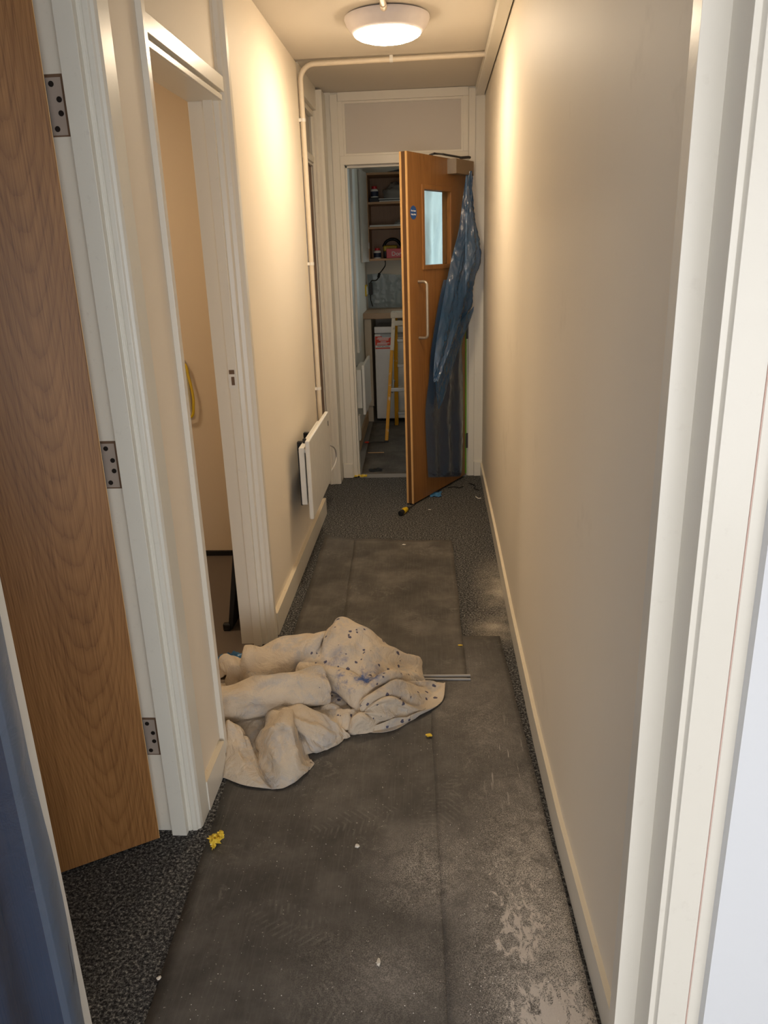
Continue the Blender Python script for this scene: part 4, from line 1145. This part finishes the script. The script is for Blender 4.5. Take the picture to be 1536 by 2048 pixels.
# ---- kitchen heater, trunking
kh = empty('kitchen_panel_heater', (-.585, 5.85, 0)); tag(kh, 'white panel heater on the kitchen left wall', 'heater')
MB().box(.085, .105, -.30, .26, .36, .72).build('front_panel', M['heater'], kh, bevel=.006, seg=3)
MB().box(.03, .078, -.25, .2, .40, .68).build('back_casing', M['heater'], kh, bevel=.003)
bk = MB(); bk.box(-.002, .03, -.15, -.10, .42, .66); bk.box(-.004, .03, .08, .13, .42, .66); bk.box(.07, .09, -.2, .15, .5, .52); bk.build('bracket', M['black'], kh)
kt = empty('wall_boxing', (-.58, 5.8, 0)); tag(kt, 'stepped white vertical boxing on the kitchen left wall', 'boxing')
MB().box(-.01, .030, -.36, -.08, .73, 2.125).build('cover', M['white_pl'], kt, bevel=.004)
MB().box(-.012, .018, -.08, .14, .73, 2.125).build('cover', M['kwall'], kt, bevel=.003)
MB().box(-.014, .034, .14, .32, .76, 2.125).build('cover', M['white_pl'], kt, bevel=.004)
ks = tag(MB().box(-.583, -.527, 5.56, 5.64, .165, .352).build('pipe_cover', M['white_pl'], bevel=.006), 'small white pipe cover below the kitchen heater', 'pipe cover')

# ================================================================== SIDE ROOM THINGS
yh = empty('wall_holder', (-1.19, 3.69, .86)); tag(yh, 'yellow plastic wall holder on the tan side room wall', 'holder')
MB().tube(cline([(-.05, 0, .14), (.005, -.005, .138), (.018, -.01, .08), (.030, -.012, 0), (.028, -.012, -.06), (.012, -.008, -.115), (-.05, 0, -.13)], 6), .0065, 8).build('rim', M['yellow'], yh, smooth=True)
MB().box(-.06, .012, .002, .018, -.11, .13).build('tray', plain('holder_grey', srgb(196, 184, 150), .5), yh, bevel=.004)
MB().box(-.012, .0, -.004, .018, .143, .158).build('clip', M['white_pl'], yh)
lb_ = empty('leaning_board', (-.84, 2.9, 0)); tag(lb_, 'black board leaning inside the side room doorway', 'board')
def quad(a, b2, c2, d, th):
    a, b2, c2, d = map(Vector, (a, b2, c2, d)); n = (b2 - a).cross(d - a).normalized() * th
    return MB().add([a, b2, c2, d, a + n, b2 + n, c2 + n, d + n], [(0, 3, 2, 1), (4, 5, 6, 7), (0, 1, 5, 4), (1, 2, 6, 5), (2, 3, 7, 6), (3, 0, 4, 7)])
quad((-.018, -.05, .012), (-.018, .32, .012), (.058, .32, .52), (.058, -.05, .52), .018).build('panel', M['black'], lb_)
MB().box(-.040, -.008, -.056, -.03, .0025, .035).build('foot', M['black'], lb_, bevel=.006)
MB().box(-.040, -.008, .28, .306, .0025, .035).build('foot', M['black'], lb_, bevel=.006)

# ================================================================== SMALL DEBRIS
def lump(name, c, r, mat, label, cat, sq=(1, 1, .5), seed=0, amp=.5, seg=(7, 10), group=None):
    g = []
    for i in range(seg[0] + 1):
        th = math.pi * i / seg[0]
        row = []
        for j in range(seg[1] + 1):
            ph = 2 * math.pi * (j % seg[1]) / seg[1]
            d = Vector((math.sin(th) * math.cos(ph), math.sin(th) * math.sin(ph), math.cos(th)))
            rr = r * (1 + amp * noise.noise(d * 2.1 + Vector((seed, seed * .7, 0))) + amp * .5 * noise.noise(d * 5 + Vector((0, seed, 3))))
            row.append(Vector((d.x * rr * sq[0], d.y * rr * sq[1], d.z * rr * sq[2])))
        g.append(row)
    zm = min(p.z for r_ in g for p in r_)
    o = MB().grid([[p - Vector((0, 0, zm)) for p in r_] for r_ in g]).build(name, mat)
    o.location = c
    return tag(o, label, cat, group)
o = lump('crumpled_tape', (-.588, 1.628, .004), .014, M['ytape'], 'crumpled yellow masking tape by the chipped door frame', 'tape', (1, 1, .8), 3, .9, (12, 16))
q = lump('crumpled_end', (.014, .016, .004), .008, M['ytape'], None, None, (1, .8, 1.3), 8, .9, (10, 14)); q.parent = o
q = lump('crumpled_end', (.000, -.014, .0), .007, M['ytape'], None, None, (.8, 1.2, .8), 5, .9, (10, 14)); q.parent = o
lump('paint_flake', (-.021, 2.112, .008), .009, M['ytape'], 'yellow flake in front of the drop cloth', 'flake', (1.2, .9, .35), 1)
lump('plaster_flake', (-.130, 1.278, .005), .007, M['chip'], 'white flake on the bare middle of the wide dusty sheet', 'flake', (.6, 1.4, .3), 2)
lump('plaster_flake', (-.603, 1.226, .004), .005, M['chip'], 'white flake at the carpet edge of the wide dusty sheet', 'flake', (1, 1, .5), 4)
lump('plaster_flake', (-.208, 1.626, .004), .006, M['chip'], 'white flake on a boot print of the wide dusty sheet', 'flake', (1, 1, .5), 6)
lump('plaster_flake', (.100, 2.70, .0125), .006, M['ytape'], 'pale yellow flake at the overlap of two floor sheets', 'flake', (1.5, .7, .4), 7)
lump('plaster_flake', (-.02, 4.42, .0), .006, M['chip'], 'pale scrap on the bare carpet near the screwdriver', 'flake', (1.6, .5, .3), 9)
lump('plaster_flake', (-.155, 3.80, .012), .007, M['chip'], 'white flake at the far end of the top floor sheet', 'flake', (1.4, .7, .4), 11)
# crumbs nobody could count
cr = MB()
for k in range(420):
    y = 1.05 + random.random() ** 1.3 * .76; x = random.uniform(-.55, .30)
    if random.random() < .5: x = random.uniform(.05, .30); y = random.uniform(1.05, 1.7)
    if x < .0 and y > 1.8: continue
    s = random.uniform(.0007, .0018); z = .0085 if x > .02 else .0045
    a = random.random() * 3
    cr.add([(x + s * math.cos(a), y + s * math.sin(a), z), (x + s * math.cos(a + 2.1), y + s * math.sin(a + 2.1), z), (x + s * math.cos(a + 4.2), y + s * math.sin(a + 4.2), z), (x, y, z + s)], [(0, 1, 3), (1, 2, 3), (2, 0, 3), (0, 2, 1)])
tag(cr.build('plaster_crumbs', M['chip']), 'fine white plaster crumbs strewn over the dusty sheets', 'crumbs', kind='stuff')
# screwdriver
sd_ = empty('screwdriver', (-.187, 4.325, .0)); sd_.rotation_euler = (0, 0, math.atan2(.14, .053))
tag(sd_, 'yellow and black screwdriver lying under the fire door edge', 'screwdriver')
MB().tube([(-.02, 0, .017), (-.012, 0, .017), (.0, 0, .017), (.015, 0, .017)], [.013, .017, .0165, .0165], 12).build('grip_end', M['black'], sd_, smooth=True)
MB().tube([(.015, 0, .0165), (.05, 0, .016), (.075, 0, .015)], [.0168, .0175, .014], 12).build('handle', M['yellow'], sd_, smooth=True)
MB().tube([(.075, 0, .014), (.10, 0, .012), (.108, 0, .011)], [.014, .011, .007], 12).build('collar', M['black'], sd_, smooth=True)
MB().tube([(.10, 0, .010), (.20, 0, .0045)], .0035, 8).build('shaft', M['steel_dark'], sd_, smooth=True)
# scraps
def scrap(name, c, rx, ry, mat, label, seed, cat='scrap', h=.012):
    g = []
    for i in range(9):
        r = []
        for j in range(9):
            u, v = i / 4 - 1, j / 4 - 1
            k = 1 + .35 * noise.noise(Vector((u * 1.3, v * 1.3, seed)))
            r.append(Vector((u * rx * k, v * ry * k, .001 + h * abs(noise.noise(Vector((u * 1.7, v * 1.7, seed + 5)))))))
        g.append(r)
    o = MB().grid(g).build(name, mat, solid=.0012); o.location = c
    return tag(o, label, cat)
scrap('film_scrap', (.02, 4.72, .001), .035, .05, M['blue_pl'], 'scrap of blue film on the carpet by the fire door', 1)
scrap('film_scrap', (-.79, 2.60, .003), .045, .03, M['blue_pl'], 'light blue scrap behind the drop cloth at the side room doorway', 4, h=.05)
scrap('tape_scrap', (-.500, 5.165, .005), .045, .022, M['yellow'], 'yellow tape scrap at the foot of the kitchen door frame', 3, h=.022)
scrap('rubber_scrap', (-.405, 5.32, .004), .05, .035, M['black'], 'black scrap on the kitchen floor sheet', 6)
tag(MB().box(-.50, -.375, 5.815, 5.828, .006, .010).build('lath_strip', M['skirt_wood']), 'thin pale wood strip on the kitchen floor sheet', 'strip')
tag(MB().tube(cline([(-.53, 6.16, .008), (-.48, 6.17, .009), (-.42, 6.17, .008), (-.39, 6.165, .007)], 5), .004, 8).build('cable_offcut', M['black'], smooth=True), 'black cable offcut beside the stepladder foot', 'cable')
lump('cable_end', (-.535, 6.16, .003), .012, M['orange'], 'orange wall plug by the bare wood skirting', 'plug', (1.6, .8, .6), 2)
for k, (pts, lab) in enumerate(([[(.10, 4.86, .004), (.14, 4.88, .006), (.17, 4.86, .004), (.20, 4.89, .004)], 'black wire offcut on the carpet under the fire door'],
                                [[(.245, 4.96, .004), (.28, 4.90, .006), (.27, 4.84, .004), (.30, 4.80, .004)], 'curled black wire offcut beside the right skirting'],
                                [[(.27, 4.66, .004), (.285, 4.62, .005), (.30, 4.63, .004)], 'pale wire offcut on the carpet by the right skirting'])):
    tag(MB().tube(cline(pts, 6), .0028, 6).build('wire_offcut', M['black'] if k < 2 else M['chip'], smooth=True), lab, 'wire')

# ------------------------------------------------------------------ groups of repeats
for o in scene.objects:
    if o.parent: continue
    for key, grp in (('plaster_flake', 'pale flakes on the floor'), ('paint_flake', 'pale flakes on the floor'), ('folder', 'folders on the top cabinet shelf'), ('wire_offcut', 'wire offcuts on the carpet'),
                     ('ceiling_light', 'round bulkhead ceiling lights'), ('ceiling_light_offscreen', 'round bulkhead ceiling lights'), ('pill_bottle', 'red capped bottles in the wall cabinet'), ('film_scrap', 'scraps of blue film')):
        if o.name.split('.')[0] == key: o['group'] = grp
